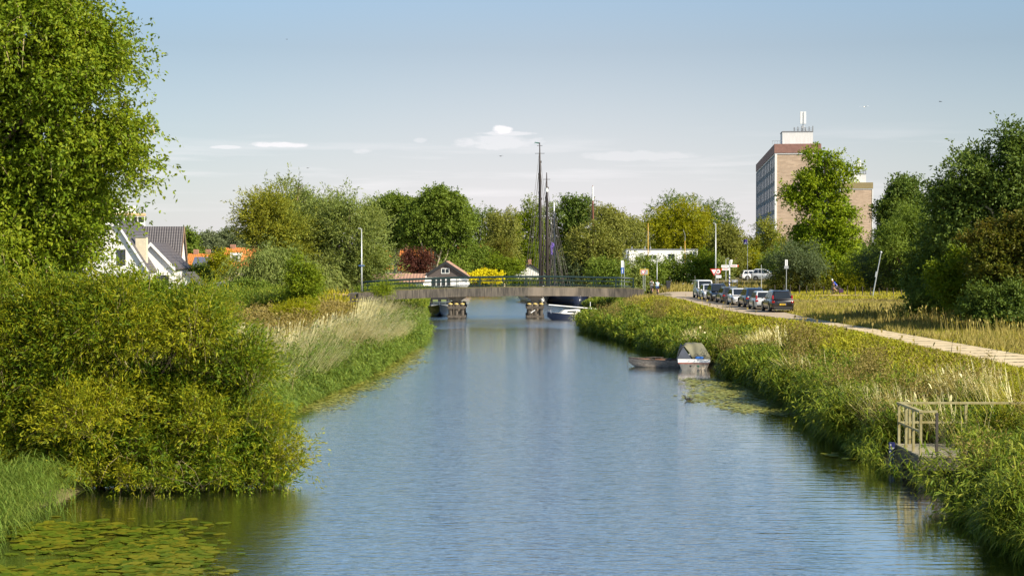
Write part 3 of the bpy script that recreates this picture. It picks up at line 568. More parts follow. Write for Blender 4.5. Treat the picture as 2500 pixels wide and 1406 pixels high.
# ================================================================ reeds and grasses
def scatter(n, x0, x1, y0, y1, rng, ybias=1.0):
    """random points, denser towards the camera"""
    x = rng.uniform(x0, x1, n); u = rng.random(n); y = y0*(y1/y0)**(u**ybias) if y0 > 0 else rng.uniform(y0, y1, n)
    return x, y
def snoise(x, y, s, seed=0):
    r = np.random.default_rng(seed); v = 0
    for i in range(5):
        a = r.uniform(0, 2*PI); k = s*r.uniform(.6, 1.7); v = v + np.sin((x*math.cos(a)+y*math.sin(a))*k+r.uniform(0, 6.28))
    return v/5
def reed_plants(x, y, h, rng, lean=(0, 0), leanr=.15, per=6, lw=.022, wf=None, ll=.5, stem=True, top=.0):
    n = len(x); z = ground_z(x, y); z = np.maximum(z, -0.05); base = np.stack([x, y, z], 1)
    lean = (lean[0]+.30*snoise(x, y, 1.1, 91), lean[1]+.30*snoise(x, y, 1.1, 92))
    d = np.stack([lean[0]+rng.normal(size=n)*leanr, lean[1]+rng.normal(size=n)*leanr, np.ones(n)], 1); d = unit(d)
    wf = np.ones(n) if wf is None else wf
    pr = rng.random(n); parts = []
    if stem: parts.append(blades(base, d, h, 0.10, .016*wf, 3, pr*.5))
    for k in range(per):
        t = .25+.72*(k+rng.random(n))/per; a = rng.uniform(0, 2*PI, n)
        b = base + d*(h*t)[:, None]; b[:, 2] -= .10*h*t*t
        up_ = .35+.6*t
        dd = unit(np.stack([np.cos(a)+lean[0], np.sin(a)+lean[1], up_*1.4], 1))
        parts.append(blades(b, dd, ll*h**.5*rng.uniform(.6, 1.15, n), rng.uniform(.5, 1.1, n), lw*wf, 3, np.clip(pr*.5+rng.random(n)*.5, 0, 1)))
    return join(parts)
G_reed = leafmat('reed_green', [(0.015, 0.045, 0.007), (0.045, 0.095, 0.011), (0.11, 0.165, 0.017), (0.27, 0.29, 0.045)], nscale=.25, nmix=.4, trans=.22)
G_reedy = leafmat('reed_yellow', [(0.08, 0.13, 0.010), (0.16, 0.20, 0.014), (0.27, 0.28, 0.02), (0.36, 0.33, 0.04)], nscale=.3, nmix=.45, trans=.22)
G_reedb = leafmat('reed_blue', [(0.03, 0.07, 0.014), (0.065, 0.125, 0.024), (0.115, 0.18, 0.036), (0.20, 0.25, 0.06)], nscale=.25, nmix=.4, trans=.3)
G_straw = leafmat('straw', [(0.32, 0.28, 0.17), (0.50, 0.44, 0.29), (0.66, 0.59, 0.43), (0.78, 0.72, 0.58)], nscale=.5, nmix=.3, trans=.2)
G_dry = leafmat('dry_grass', [(0.08, 0.115, 0.02), (0.15, 0.165, 0.033), (0.26, 0.23, 0.07), (0.43, 0.345, 0.14)], nscale=.22, nmix=.55, trans=.3)
G_brown = leafmat('brown_weed', [(0.08, 0.09, 0.02), (0.15, 0.13, 0.04), (0.23, 0.18, 0.065), (0.32, 0.25, 0.11)], nscale=.4, nmix=.4, trans=.2)
G_olive = leafmat('olive_grass', [(0.09, 0.12, 0.012), (0.18, 0.20, 0.018), (0.30, 0.28, 0.022), (0.42, 0.36, 0.04)], nscale=.25, nmix=.5, trans=.22)
def stuff(name, geom, m, label): return tag(mesh_obj(name, geom[0], geom[1], m, None, geom[2]), label, 'plants', kind='stuff')
rng = np.random.default_rng(77)
PLAT = (11.2, 14.6, 43.2, 48.9)    # keep the platform clear
def offplat(x, y): return ~((x > PLAT[0]) & (x < 13.3+.35*snoise(x, y, 3., 2)) & (y > PLAT[2]) & (y < PLAT[3]))
road_l = lambda y: np.interp(y, [-20, 64, 89, 97, 103, 112, 120, 144, 164, 182, 190], [20.6, 20.6, 20.3, 20, 19.2, 18, 17.1, 17, 16.9, 16.3, 15.4])
# --- right bank: water-side reeds
def right_reeds(n, lo, hi, hmin, hmax, m, name, label, lean, per=7, y0=24, y1=150, seed=0, lw=.042, thr=None):
    rng = np.random.default_rng(seed)
    y = y0*(y1/y0)**rng.random(n); xr = np.interp(y, [a for a, _ in RIGHT], [b for _, b in RIGHT])
    x = xr+lo+(hi-lo)*rng.random(n)
    k = offplat(x, y) & ~((x < 12.6) & (y > 40.6) & (y < 44) & (x > 10.9))
    k &= ~((y > 83) & (y < 91) & (x < xr+1.0))
    if thr is not None: k &= snoise(x, y, .55, seed+1) > thr
    k &= (x < 20.0-np.clip((y-97)*.12, 0, 3.2))
    x, y = x[k], y[k]; rise = np.clip(1-(y-128)/40, .4, 1)
    h = (hmin+(hmax-hmin)*rng.random(len(x)))*(.85+.25*snoise(x, y, .8, seed+2))*rise
    h = h*np.clip(.95+.95*snoise(x, y, 1.5, 5), .45, 1.45)
    h = np.minimum(h, .16+.20*np.maximum(road_l(y)-x, 0))
    wf = np.clip(y/45, .9, 2.6)
    return stuff(name, reed_plants(x, y, h, rng, lean=lean, per=per, wf=wf, lw=lw, ll=.6), m, label)
right_reeds(12500, -.35, 4.2, 1.5, 2.3, G_reed, 'reeds', 'green reeds leaning over the water along the right bank', (-.22, -.05), seed=1)
right_reeds(6000, -.5, .8, 1.0, 1.7, G_reed, 'waterside_reeds', 'lowest fringe of green reeds hanging into the water along the right bank', (-.55, -.1), seed=2, per=8)
right_reeds(11000, 3.0, 9.5, 1.1, 1.7, G_reedy, 'yellow_reeds', 'sunlit yellow-green reeds on the top of the right bank', (-.12, .0), seed=3)
right_reeds(4000, 3.2, 8.0, .9, 1.4, G_brown, 'brown_weeds', 'brown seeding weeds among the reeds of the right bank', (-.1, 0), seed=4, lw=.04, thr=.2)
def stems(n, x, y, h, lean, leanr, m, name, label, seed, w=.02, droop=.25, wfk=45, plume=1.0, wmax=3.2):
    rng = np.random.default_rng(seed); z = ground_z(x, y); d = unit(np.stack([lean[0]+rng.normal(size=len(x))*leanr, lean[1]+rng.normal(size=len(x))*leanr, np.ones(len(x))], 1))
    wf = np.clip(y/wfk, .9, wmax); rn = rng.random(len(x)); base = np.stack([x, y, z], 1)
    g = [blades(base, d, h, droop, w*wf, 4, rn)]
    if plume:
        q = rng.random(len(x)) < plume; tip = base+d*h[:, None]*.93; tip[:, 2] -= droop*h*.86
        g.append(blades(tip[q], unit(d[q]+np.array([.1, 0, -.2])), .22+.12*rng.random(q.sum()), .4, w*2.2*wf[q], 2, rn[q], taper=False))
    return stuff(name, join(g), m, label)
# blond dead reed clumps on the right bank
cx = []; cy = []
rr = np.random.default_rng(8)
for (px, py, k) in [(1930, 905, 260), (1960, 940, 200), (2060, 975, 240), (2190, 1000, 120), (1790, 880, 160), (2290, 1030, 90), (1880, 850, 160), (2360, 990, 120), (1700, 830, 120), (2420, 1010, 100), (2010, 1010, 120)]:
    g = G(px, py, 1.3); k = int(k*3.2); cx.append(g.x+rr.normal(size=k)*.5); cy.append(g.y+rr.normal(size=k)*1.3)
cx = np.concatenate(cx); cy = np.concatenate(cy); k = offplat(cx, cy) & (cx < 19.0) & (canal_sd(cx, cy) > .5); cx, cy = cx[k], cy[k]
stems(0, cx, cy, 2.0+.7*rr.random(len(cx)), (-.35, -.05), .20, G_straw, 'dead_reeds', 'straw-coloured dead reed stems scattered in the right bank', 81, plume=.03, w=.034)
# --- short grass carpets
def carpet(n, x0, x1, y0, y1, h, m, name, label, seed, cond=None, w=.02, lean=(.08, 0), yb=1.0, segs=2, wfk=50, hvar=.5, hcap=False, far=False):
    rng = np.random.default_rng(seed); x, y = scatter(n, x0, x1, y0, y1, rng, yb)
    k = canal_sd(x, y) > .4
    if cond is not None: k &= cond(x, y)
    x, y = x[k], y[k]; z = ground_z(x, y); nn = len(x)
    hh = h*(1-hvar+2*hvar*rng.random(nn))*(.8+.5*snoise(x, y, .6, seed+1))
    if far: hh = hh*np.clip(1-(y-118)/45, .22, 1)
    if hcap: hh = np.minimum(hh, .10+.16*np.maximum(road_l(y)-x, 0))
    d = unit(np.stack([lean[0]+rng.normal(size=nn)*.28, lean[1]+rng.normal(size=nn)*.28, np.ones(nn)], 1))
    wf = np.clip(y/wfk, .9, 4.5)
    a = rng.uniform(0, PI, nn); wd = np.stack([np.cos(a), np.sin(a)*.4, np.zeros(nn)], 1)
    rn = np.clip(.5+.35*snoise(x, y, .9, seed+3)+rng.normal(size=nn)*.22, 0, 1)
    return stuff(name, blades(np.stack([x, y, z], 1), d, np.maximum(hh, .05), rng.uniform(.1, .6, nn), w*wf, segs, rn, unit(wd)), m, label)
road_l = lambda y: np.interp(y, [-20, 64, 89, 97, 103, 112, 120, 144, 164, 182, 190], [20.6, 20.6, 20.3, 20, 19.2, 18, 17.1, 17, 16.9, 16.3, 15.4])
road_r = lambda y: np.interp(y, [-20, 64, 89, 97, 103, 112, 164, 172, 182, 190], [23.8, 23.7, 22.6, 22.2, 21.7, 21.4, 22, 28, 27, 23.6])
rx = lambda y: np.interp(y, [a for a, _ in RIGHT], [b for _, b in RIGHT])
carpet(90000, 13, 21, 45, 150, .55, G_olive, 'verge_grass', 'yellow-green grass between the reeds and the concrete road', 11, lambda x, y: (x < road_l(y)-.05) & (x > rx(y)+3.5) & offplat(x, y), w=.022, hcap=True)
carpet(9000, 17, 21, 50, 150, .22, G_dry, 'verge_straw', 'short dry grass along the near edge of the road', 12, lambda x, y: (x < road_l(y)+.12) & (x > road_l(y)-1.2), w=.02)
carpet(26000, 22, 44, 60, 150, .5, G_reedy, 'green_tufts', 'yellow-green tufts in the dry field beyond the road', 26, lambda x, y: (x > road_r(y)+.8) & (snoise(x, y, .35, 33) > .1), w=.03, far=True)
carpet(110000, 21, 42, 50, 158, .55, G_dry, 'dry_grass', 'tall dry yellow grass on the far side of the road', 13, lambda x, y: (x > road_r(y)+.25) & (x < 31+np.clip((y-108)*.35, 0, 14)), w=.022, far=True)
carpet(16000, 21, 26, 50, 165, .18, G_olive, 'verge_grass', 'short green grass edging the far side of the road', 14, lambda x, y: (x > road_r(y)) & (x < road_r(y)+1.4), w=.02)
carpet(50000, 22, 46, 92, 156, .75, G_brown, 'brown_weeds', 'brown weedy patch behind the parked cars and the dry grass', 15, lambda x, y: (snoise(x, y, .16, 3) > -.15) & (x > road_r(y)+2), w=.035, far=True)
carpet(26000, 24, 70, 155, 205, .4, G_olive, 'meadow_grass', 'green grass strip along the cycle path', 16, lambda x, y: ~((y > 158) & (y < 176) & (np.abs(y-np.interp(x, [22, 40, 60, 90], [173, 170.2, 161.5, 151.5])) < 1.9)), w=.02, hvar=.6)
carpet(40000, 12, 62, 189, 216, .85, G_dry, 'tall_dry_grass', 'tall golden grass behind the junction and the wheelie bin', 17, lambda x, y: x > 17+(y-189)*.2, w=.02)
carpet(26000, 7.2, 17, 128, 166, .5, G_dry, 'mound_grass', 'golden grass on the mound at the right end of the bridge', 18, lambda x, y: (x < road_l(y)-.05) & ~((y > 155.5) & (y < 160.5) & (x > 7.5)) & (canal_sd(x, y) > 1.5), w=.022, hcap=True)
carpet(14000, 8, 17, 165, 200, .9, G_reed, 'bank_grass', 'green grass beyond the right end of the bridge', 19, lambda x, y: x < road_l(y)-.05, w=.03, hcap=True)
# tiny dark dock stalks near the road edge
dx, dy = scatter(110, 15, 20.5, 62, 140, rr); k = (dx < road_l(dy)-.1) & (dx > road_l(dy)-2.5); dx, dy = dx[k], dy[k]
stems(0, dx, dy, .45+.4*rr.random(len(dx)), (0, 0), .12, G_brown, 'dock_stalks', 'dark seeding stalks standing at the near road edge', 82, w=.03, droop=.05)
tx, ty = scatter(2600, 24, 33, 62, 112, rr); k = (tx > road_r(ty)+2.2); tx, ty = tx[k], ty[k]
stems(0, tx, ty, .9+.5*rr.random(len(tx)), (-.1, 0), .16, G_dry, 'tall_straw', 'tall feathery dry stalks in front of the dark trees at right', 84, w=.018, droop=.2, plume=.4)
# --- left bank
lx = lambda y: np.interp(y, [a for a, _ in LEFT], [b for _, b in LEFT])
def left_reeds(n, lo, hi, hmin, hmax, m, name, label, lean, per=6, y0=56, y1=150, seed=0, lw=.036, thr=None):
    rng = np.random.default_rng(seed); y = y0*(y1/y0)**rng.random(n); x = lx(y)-lo-(hi-lo)*rng.random(n)
    k = np.ones(n, bool)
    if thr is not None: k = snoise(x, y, .4, seed+1) > thr
    if hi > 1 and hi < 9: k &= (lx(y)-x) < np.where(y < 86, 9, 4.2-np.clip((y-86)/60, 0, 1)*1.2)
    x, y = x[k], y[k]; h = (hmin+(hmax-hmin)*rng.random(len(x)))*np.clip(.95+.8*snoise(x, y, 1.3, 7), .5, 1.4)*np.clip(1-(y-138)/30, .45, 1)
    return stuff(name, reed_plants(x, y, h, rng, lean=lean, per=per, wf=np.clip(y/45, .9, 3), lw=lw), m, label)
left_reeds(14000, -.5, 7.5, .9, 1.5, G_reedb, 'reeds', 'blue-green reeds along the left bank', (.30, -.05), seed=21)
left_reeds(4500, -.9, .6, .7, 1.2, G_reedb, 'waterside_reeds', 'low fringe of reeds hanging into the water along the left bank', (.6, -.1), seed=22)
left_reeds(4500, 5, 16, .7, 1.2, G_brown, 'brown_weeds', 'brown weeds behind the pale reeds of the left bank', (.1, 0), seed=23, lw=.045, y0=75)
nc_ = 300; cy_ = 58*(148/58)**rr.random(nc_); wband = np.where(cy_ < 86, 8.0, 3.8); cx_ = lx(cy_)-.35-wband*rr.random(nc_); nn = 17000; ci_ = rr.integers(0, nc_, nn)
rx_ = cx_[ci_]+rr.normal(size=nn)*.38; ry_ = cy_[ci_]+rr.normal(size=nn)*.55; k = (snoise(rx_, ry_, .35, 5) > -.2+np.clip((ry_-118)/40, 0, .5)) & (canal_sd(rx_, ry_) > .3); rx_, ry_ = rx_[k], ry_[k]
dist_ = np.clip((lx(ry_)-rx_)/5.5, 0, 1)
stems(0, rx_, ry_, 2.5-1.0*dist_+.8*rr.random(len(rx_)), (.15+.60*(1-dist_), -.02), .12, G_straw, 'dead_reeds', 'pale straw-coloured dead reeds leaning towards the water on the left bank', 83, droop=.20, w=.026, plume=.3, wmax=2.2)
carpet(60000, -60, -14, 92, 158, .7, G_olive, 'meadow_grass', 'mixed grass behind the reeds of the left bank', 24, lambda x, y: x < lx(y)-4, w=.03)
rr2 = np.random.default_rng(4); n = 7000; gx = rr2.uniform(-37, -18.5, n); gy = rr2.uniform(128, 152, n); k = (gx < -19-(gy-128)*.0)
stuff('green_reeds', reed_plants(gx[k], gy[k], 1.7+.5*rr2.random(k.sum()), rr2, per=6, wf=np.full(k.sum(), 2.6), lw=.026), G_reed, 'dense dark green reed bed between the willow bush and the young tree')
n = 9000; gy = rr2.uniform(162, 262, n); gx = lx(gy)+.5-7*rr2.random(n)
stuff('reeds', reed_plants(gx, gy, 1.6+.5*rr2.random(n), rr2, per=5, wf=np.full(n, 4.), lw=.028), G_reed, 'reeds on the left bank seen under and beyond the bridge')
n = 10000; gx = rr2.uniform(-16, 70, n); gy = 263+rr2.random(n)*10+np.where(gx > 20, 4, 0)
stuff('reeds', reed_plants(gx, gy, 2.2+.8*rr2.random(n), rr2, per=5, wf=np.full(n, 6.), lw=.035), G_reed, 'reed bed closing the far end of the water behind the bridge railing')
n = 2600; gy = rr2.uniform(160, 212, n); gx = rx(gy)-.4+3*rr2.random(n)
stuff('reeds', reed_plants(gx, gy, 1.3+.5*rr2.random(n), rr2, per=5, wf=np.full(n, 3.5), lw=.03), G_reed, 'reeds on the right bank beyond the bridge')
# bottom-left tussock
n = 1200; gx = rr2.normal(size=n)*.45-12.5; gy = rr2.uniform(33., 40.5, n)
stuff('reed_tussock', reed_plants(gx, gy, 1.0+.4*rr2.random(n), rr2, lean=(.25, -.1), leanr=.3, per=7, ll=.6, lw=.022), G_reedb, 'shaggy tussock of long green blades in the bottom left corner')
# broad waterside weeds and pinkish seed heads that break up the reed beds
def weedlobes(n, xf, y0, y1, hz, rr_, seed):
    rg = np.random.default_rng(seed); o = []
    for _ in range(n):
        y = y0*(y1/y0)**rg.random(); x = xf(y, rg)
        if (11 < x < 14.5) and (40.5 < y < 50): continue
        if x > float(road_l(y))-(1.2 if hz < 1.2 else 4.5): continue
        r_ = rr_*rg.uniform(.6, 1.3); o.append((x, y, gz1(x, y)+hz*rg.uniform(.6, 1.1), r_, r_*1.2, r_*.75))
    return o
wl_ = weedlobes(70, lambda y, rg: float(rx(y))+rg.uniform(-.2, 3.2), 30, 140, .95, .62, 201)
(V, Fc, A), _ = crown_geom(wl_, 34000, .20, .035, seed=202, shootL=.7, up=.4, droop=.7, follow=.6, per=10, shell=(.3, 1.0)); stuff('waterside_weeds', (V, Fc, A), G_reed, 'leafy dark green weeds bulging over the right waterline')
wl_ = weedlobes(80, lambda y, rg: float(rx(y))+rg.uniform(.3, 6.0), 34, 138, 1.45, .62, 203)
(V, Fc, A), _ = crown_geom(wl_, 44000, .075, .04, seed=204, shootL=.45, up=.8, droop=.1, per=10, shell=(.3, 1.0)); stuff('seed_heads', (V, Fc, A), G_brown, 'pinkish brown seed heads of weeds in the right bank')
wl_ = weedlobes(34, lambda y, rg: float(lx(y))-rg.uniform(-.2, 2.0), 64, 148, .8, .62, 205)
(V, Fc, A), _ = crown_geom(wl_, 16000, .20, .04, seed=206, shootL=.7, up=.4, droop=.7, follow=.6, per=10, shell=(.3, 1.0)); stuff('waterside_weeds', (V, Fc, A), G_reedb, 'leafy green weeds bulging over the left waterline')
# --- floating leaves
def pads(n, area, r0, r1, m, name, label, seed, cl=6, shadow=0):
    rng = np.random.default_rng(seed); V = []; Fc = []; A = []
    x, y = area(n, rng); k = (canal_sd(x, y) < .25); x, y = x[k], y[k]
    N8 = 9; ang = np.linspace(.18, 2*PI-.18, N8)
    r = r0+(r1-r0)*rng.random(len(x)); a0 = rng.uniform(0, 2*PI, len(x)); z = .012+.02*rng.random(len(x))
    tx = rng.normal(size=len(x))*.05; ty = rng.normal(size=len(x))*.05
    pts = np.zeros((len(x), N8+1, 3)); pts[:, 0, 0] = x; pts[:, 0, 1] = y; pts[:, 0, 2] = z
    for i, a in enumerate(ang):
        ca = np.cos(a+a0)*r; sa = np.sin(a+a0)*r*.86; pts[:, i+1, 0] = x+ca; pts[:, i+1, 1] = y+sa; pts[:, i+1, 2] = z+np.maximum(ca*tx+sa*ty, -.008)
    q = np.array([[0, i+1, i+2, i+3] for i in range(0, N8-2, 2)])
    Fc = (np.arange(len(x))*(N8+1))[:, None, None]+q[None]
    return stuff(name, (pts.reshape(-1, 3), Fc.reshape(-1, 4), np.repeat(rng.random(len(x)), N8+1)), m, label)
M_pad = leafmat('lily_pad', [(0.035, 0.065, 0.005), (0.065, 0.105, 0.007), (0.10, 0.135, 0.010), (0.16, 0.155, 0.012)], trans=.1, nscale=1.0, nmix=.3, rough=.35, spec=.5)
M_duck = leafmat('duck_leaf', [(0.10, 0.13, 0.03), (0.17, 0.19, 0.04), (0.24, 0.25, 0.06), (0.30, 0.28, 0.08)], trans=.1, nscale=.8, nmix=.3, rough=.4)
def clustered(cs, spread):
    def f(n, rng):
        cs_ = np.array(cs); i = rng.integers(0, len(cs_), n)
        return cs_[i, 0]+rng.normal(size=n)*spread[0], cs_[i, 1]+rng.normal(size=n)*spread[1]
    return f
rr3 = np.random.default_rng(12)
cs = []
for _ in range(55):
    px = rr3.uniform(20, 520); py = rr3.uniform(1285, 1420)
    if px < 560-(py-1285)*.6+rr3.uniform(-60, 60): g = G(px, py, 0); cs.append((g.x, g.y))
pads(1250, clustered(cs, (.42, .5)), .09, .20, M_pad, 'lily_pads', 'lily pads floating in the bottom left corner of the canal', 31)
cs = []
for _ in range(120):
    t = rr3.random(); y = 64+t*42; g = (lx(y)+.4+rr3.random()*(2.0 if y < 95 else 1.3), y); cs.append(g)
pads(4200, clustered(cs, (.35, .8)), .05, .11, M_duck, 'floating_leaves', 'mat of small floating leaves along the left reeds', 32)
cs = []
for _ in range(120):
    px = rr3.uniform(1690, 1960); py = rr3.uniform(925, 1010)
    if abs((py-925)-(px-1690)*.16-25) < 32: g = G(px, py, 0); cs.append((g.x, g.y))
pads(3600, clustered(cs, (.35, .8)), .06, .13, M_duck, 'floating_leaves', 'mat of floating leaves on the water in front of the covered boat', 33)
cs = [tuple(G(px, py, 0))[:2] for px, py in [(2030, 1112), (2060, 1106), (2090, 1112), (2110, 1104), (2070, 1118)]]
pads(34, clustered(cs, (.15, .2)), .10, .18, M_pad, 'lily_pads', 'small loose group of lily pads near the water gauge', 34)
# ================================================================ buildings
def brickmat(name, c1, c2, mortar, sc=4.0):
    if name in MATS: return MATS[name]
    m = bpy.data.materials.new(name); m.use_nodes = True; t = m.node_tree; b = t.nodes['Principled BSDF']; b.inputs['Roughness'].default_value = .9
    co = t.nodes.new('ShaderNodeTexCoord'); s = t.nodes.new('ShaderNodeSeparateXYZ'); cb = t.nodes.new('ShaderNodeCombineXYZ')
    t.links.new(co.outputs['Object'], s.inputs[0]); t.links.new(MATH('ADD', s.outputs[0], s.outputs[1], tree=t), cb.inputs[0]); t.links.new(s.outputs[2], cb.inputs[1])
    br = t.nodes.new('ShaderNodeTexBrick'); br.inputs['Scale'].default_value = sc; br.inputs['Color1'].default_value = (*c1, 1); br.inputs['Color2'].default_value = (*c2, 1); br.inputs['Mortar'].default_value = (*mortar, 1)
    br.inputs['Mortar Size'].default_value = .03; br.inputs['Brick Width'].default_value = 1.6; br.inputs['Row Height'].default_value = .55; t.links.new(cb.outputs[0], br.inputs['Vector'])
    n = t.nodes.new('ShaderNodeTexNoise'); n.inputs['Scale'].default_value = .7; n.inputs['Detail'].default_value = 5; mp = t.nodes.new('ShaderNodeMapping'); mp.inputs['Scale'].default_value = (.5, .5, 2.5)
    t.links.new(co.outputs['Object'], mp.inputs[0]); t.links.new(mp.outputs[0], n.inputs['Vector'])
    mx = t.nodes.new('ShaderNodeMix'); mx.data_type = 'RGBA'; mx.blend_type = 'MULTIPLY'; mx.inputs[0].default_value = .7
    rp = t.nodes.new('ShaderNodeValToRGB'); rp.color_ramp.elements[0].position = .35; rp.color_ramp.elements[0].color = (.68, .68, .68, 1); rp.color_ramp.elements[1].position = .65; rp.color_ramp.elements[1].color = (1, 1, 1, 1)
    t.links.new(n.outputs[0], rp.inputs[0]); t.links.new(br.outputs[0], mx.inputs[6]); t.links.new(rp.outputs[0], mx.inputs[7]); t.links.new(mx.outputs[2], b.inputs['Base Color'])
    MATS[name] = m; return m
def tilemat(name, col, dark, sx=3.2, sz=2.8):
    """pantiles: courses across the slope and rolls down it, from real bump plus slight tone"""
    if name in MATS: return MATS[name]
    m = bpy.data.materials.new(name); m.use_nodes = True; t = m.node_tree; b = t.nodes['Principled BSDF']; b.inputs['Roughness'].default_value = .55
    co = t.nodes.new('ShaderNodeTexCoord'); s = t.nodes.new('ShaderNodeSeparateXYZ'); t.links.new(co.outputs['Object'], s.inputs[0])
    g = t.nodes.new('ShaderNodeNewGeometry'); gs = t.nodes.new('ShaderNodeSeparateXYZ'); t.links.new(g.outputs['Normal'], gs.inputs[0])
    alongx = MATH('GREATER_THAN', MATH('ABSOLUTE', gs.outputs[1], tree=t), MATH('ABSOLUTE', gs.outputs[0], tree=t), tree=t)
    run = MATH('ADD', MATH('MULTIPLY', s.outputs[0], alongx, tree=t), MATH('MULTIPLY', s.outputs[1], MATH('SUBTRACT', 1.0, alongx, tree=t), tree=t), tree=t)
    roll = MATH('ABSOLUTE', MATH('SINE', MATH('MULTIPLY', run, sx*PI, tree=t), tree=t), tree=t)
    crs = MATH('FRACT', MATH('MULTIPLY', s.outputs[2], sz, tree=t), tree=t)
    h = MATH('ADD', MATH('MULTIPLY', roll, .05, tree=t), MATH('MULTIPLY', crs, -.05, tree=t), tree=t)
    bp = t.nodes.new('ShaderNodeBump'); bp.inputs['Distance'].default_value = 1; t.links.new(h, bp.inputs['Height']); t.links.new(bp.outputs[0], b.inputs['Normal'])
    n = t.nodes.new('ShaderNodeTexNoise'); n.inputs['Scale'].default_value = 2.2; n.inputs['Detail'].default_value = 5; t.links.new(co.outputs['Object'], n.inputs['Vector'])
    jo = MATH('MAXIMUM', MATH('LESS_THAN', roll, .22, tree=t), MATH('LESS_THAN', crs, .13, tree=t), tree=t)
    f = MATH('ADD', MATH('MULTIPLY', MATH('SUBTRACT', n.outputs[0], .3, tree=t), .9, tree=t), MATH('MULTIPLY', jo, .45, tree=t), clamp=True, tree=t)
    mx = t.nodes.new('ShaderNodeMix'); mx.data_type = 'RGBA'; t.links.new(f, mx.inputs[0]); mx.inputs[6].default_value = (*col, 1); mx.inputs[7].default_value = (*dark, 1); t.links.new(mx.outputs[2], b.inputs['Base Color'])
    MATS[name] = m; return m
m_tbrick = brickmat('tower_brick', (0.60, 0.44, 0.31), (0.50, 0.36, 0.25), (0.54, 0.46, 0.36), 1.6)
m_cap = mat('parapet_cladding', (0.27, 0.14, 0.11), .7, var=.15, scale=1.5)
m_capo = mat('parapet_olive', (0.28, 0.22, 0.10), .7, var=.1)
m_white = mat('white_paint', (0.80, 0.79, 0.76), .6, var=.05, scale=.6)
m_trim = mat('white_trim', (0.80, 0.80, 0.78), .5)
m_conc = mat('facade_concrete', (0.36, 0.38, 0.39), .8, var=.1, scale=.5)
m_glass = mat('window_glass', (0.03, 0.04, 0.05), .08, spec=.8)
m_glass2 = mat('pale_window_glass', (0.16, 0.20, 0.23), .15, spec=.8)
m_metal = mat('galvanised_metal', (0.45, 0.46, 0.46), .45, metal=.6, var=.1)
m_plantr = mat('ribbed_sheet', (0.70, 0.70, 0.68), .6, var=.12, scale=.8, stretch=(4, 4, .3))
m_dtile = tilemat('dark_roof_tiles', (0.105, 0.095, 0.10), (0.035, 0.030, 0.035))
m_otile = tilemat('orange_roof_tiles', (0.62, 0.21, 0.045), (0.36, 0.11, 0.03))
m_rtile = tilemat('faded_red_roof', (0.42, 0.25, 0.17), (0.24, 0.14, 0.10), 2.2, 1.6)
m_black = mat('black_frame', (0.02, 0.02, 0.022), .5)
m_wood = mat('dark_weatherboard', (0.075, 0.060, 0.055), .85, var=.25, scale=5, stretch=(.3, .3, 6))
m_cream = mat('cream_render', (0.62, 0.55, 0.40), .8, var=.08)
m_grey = mat('grey_metal', (0.30, 0.31, 0.32), .5, metal=.3)
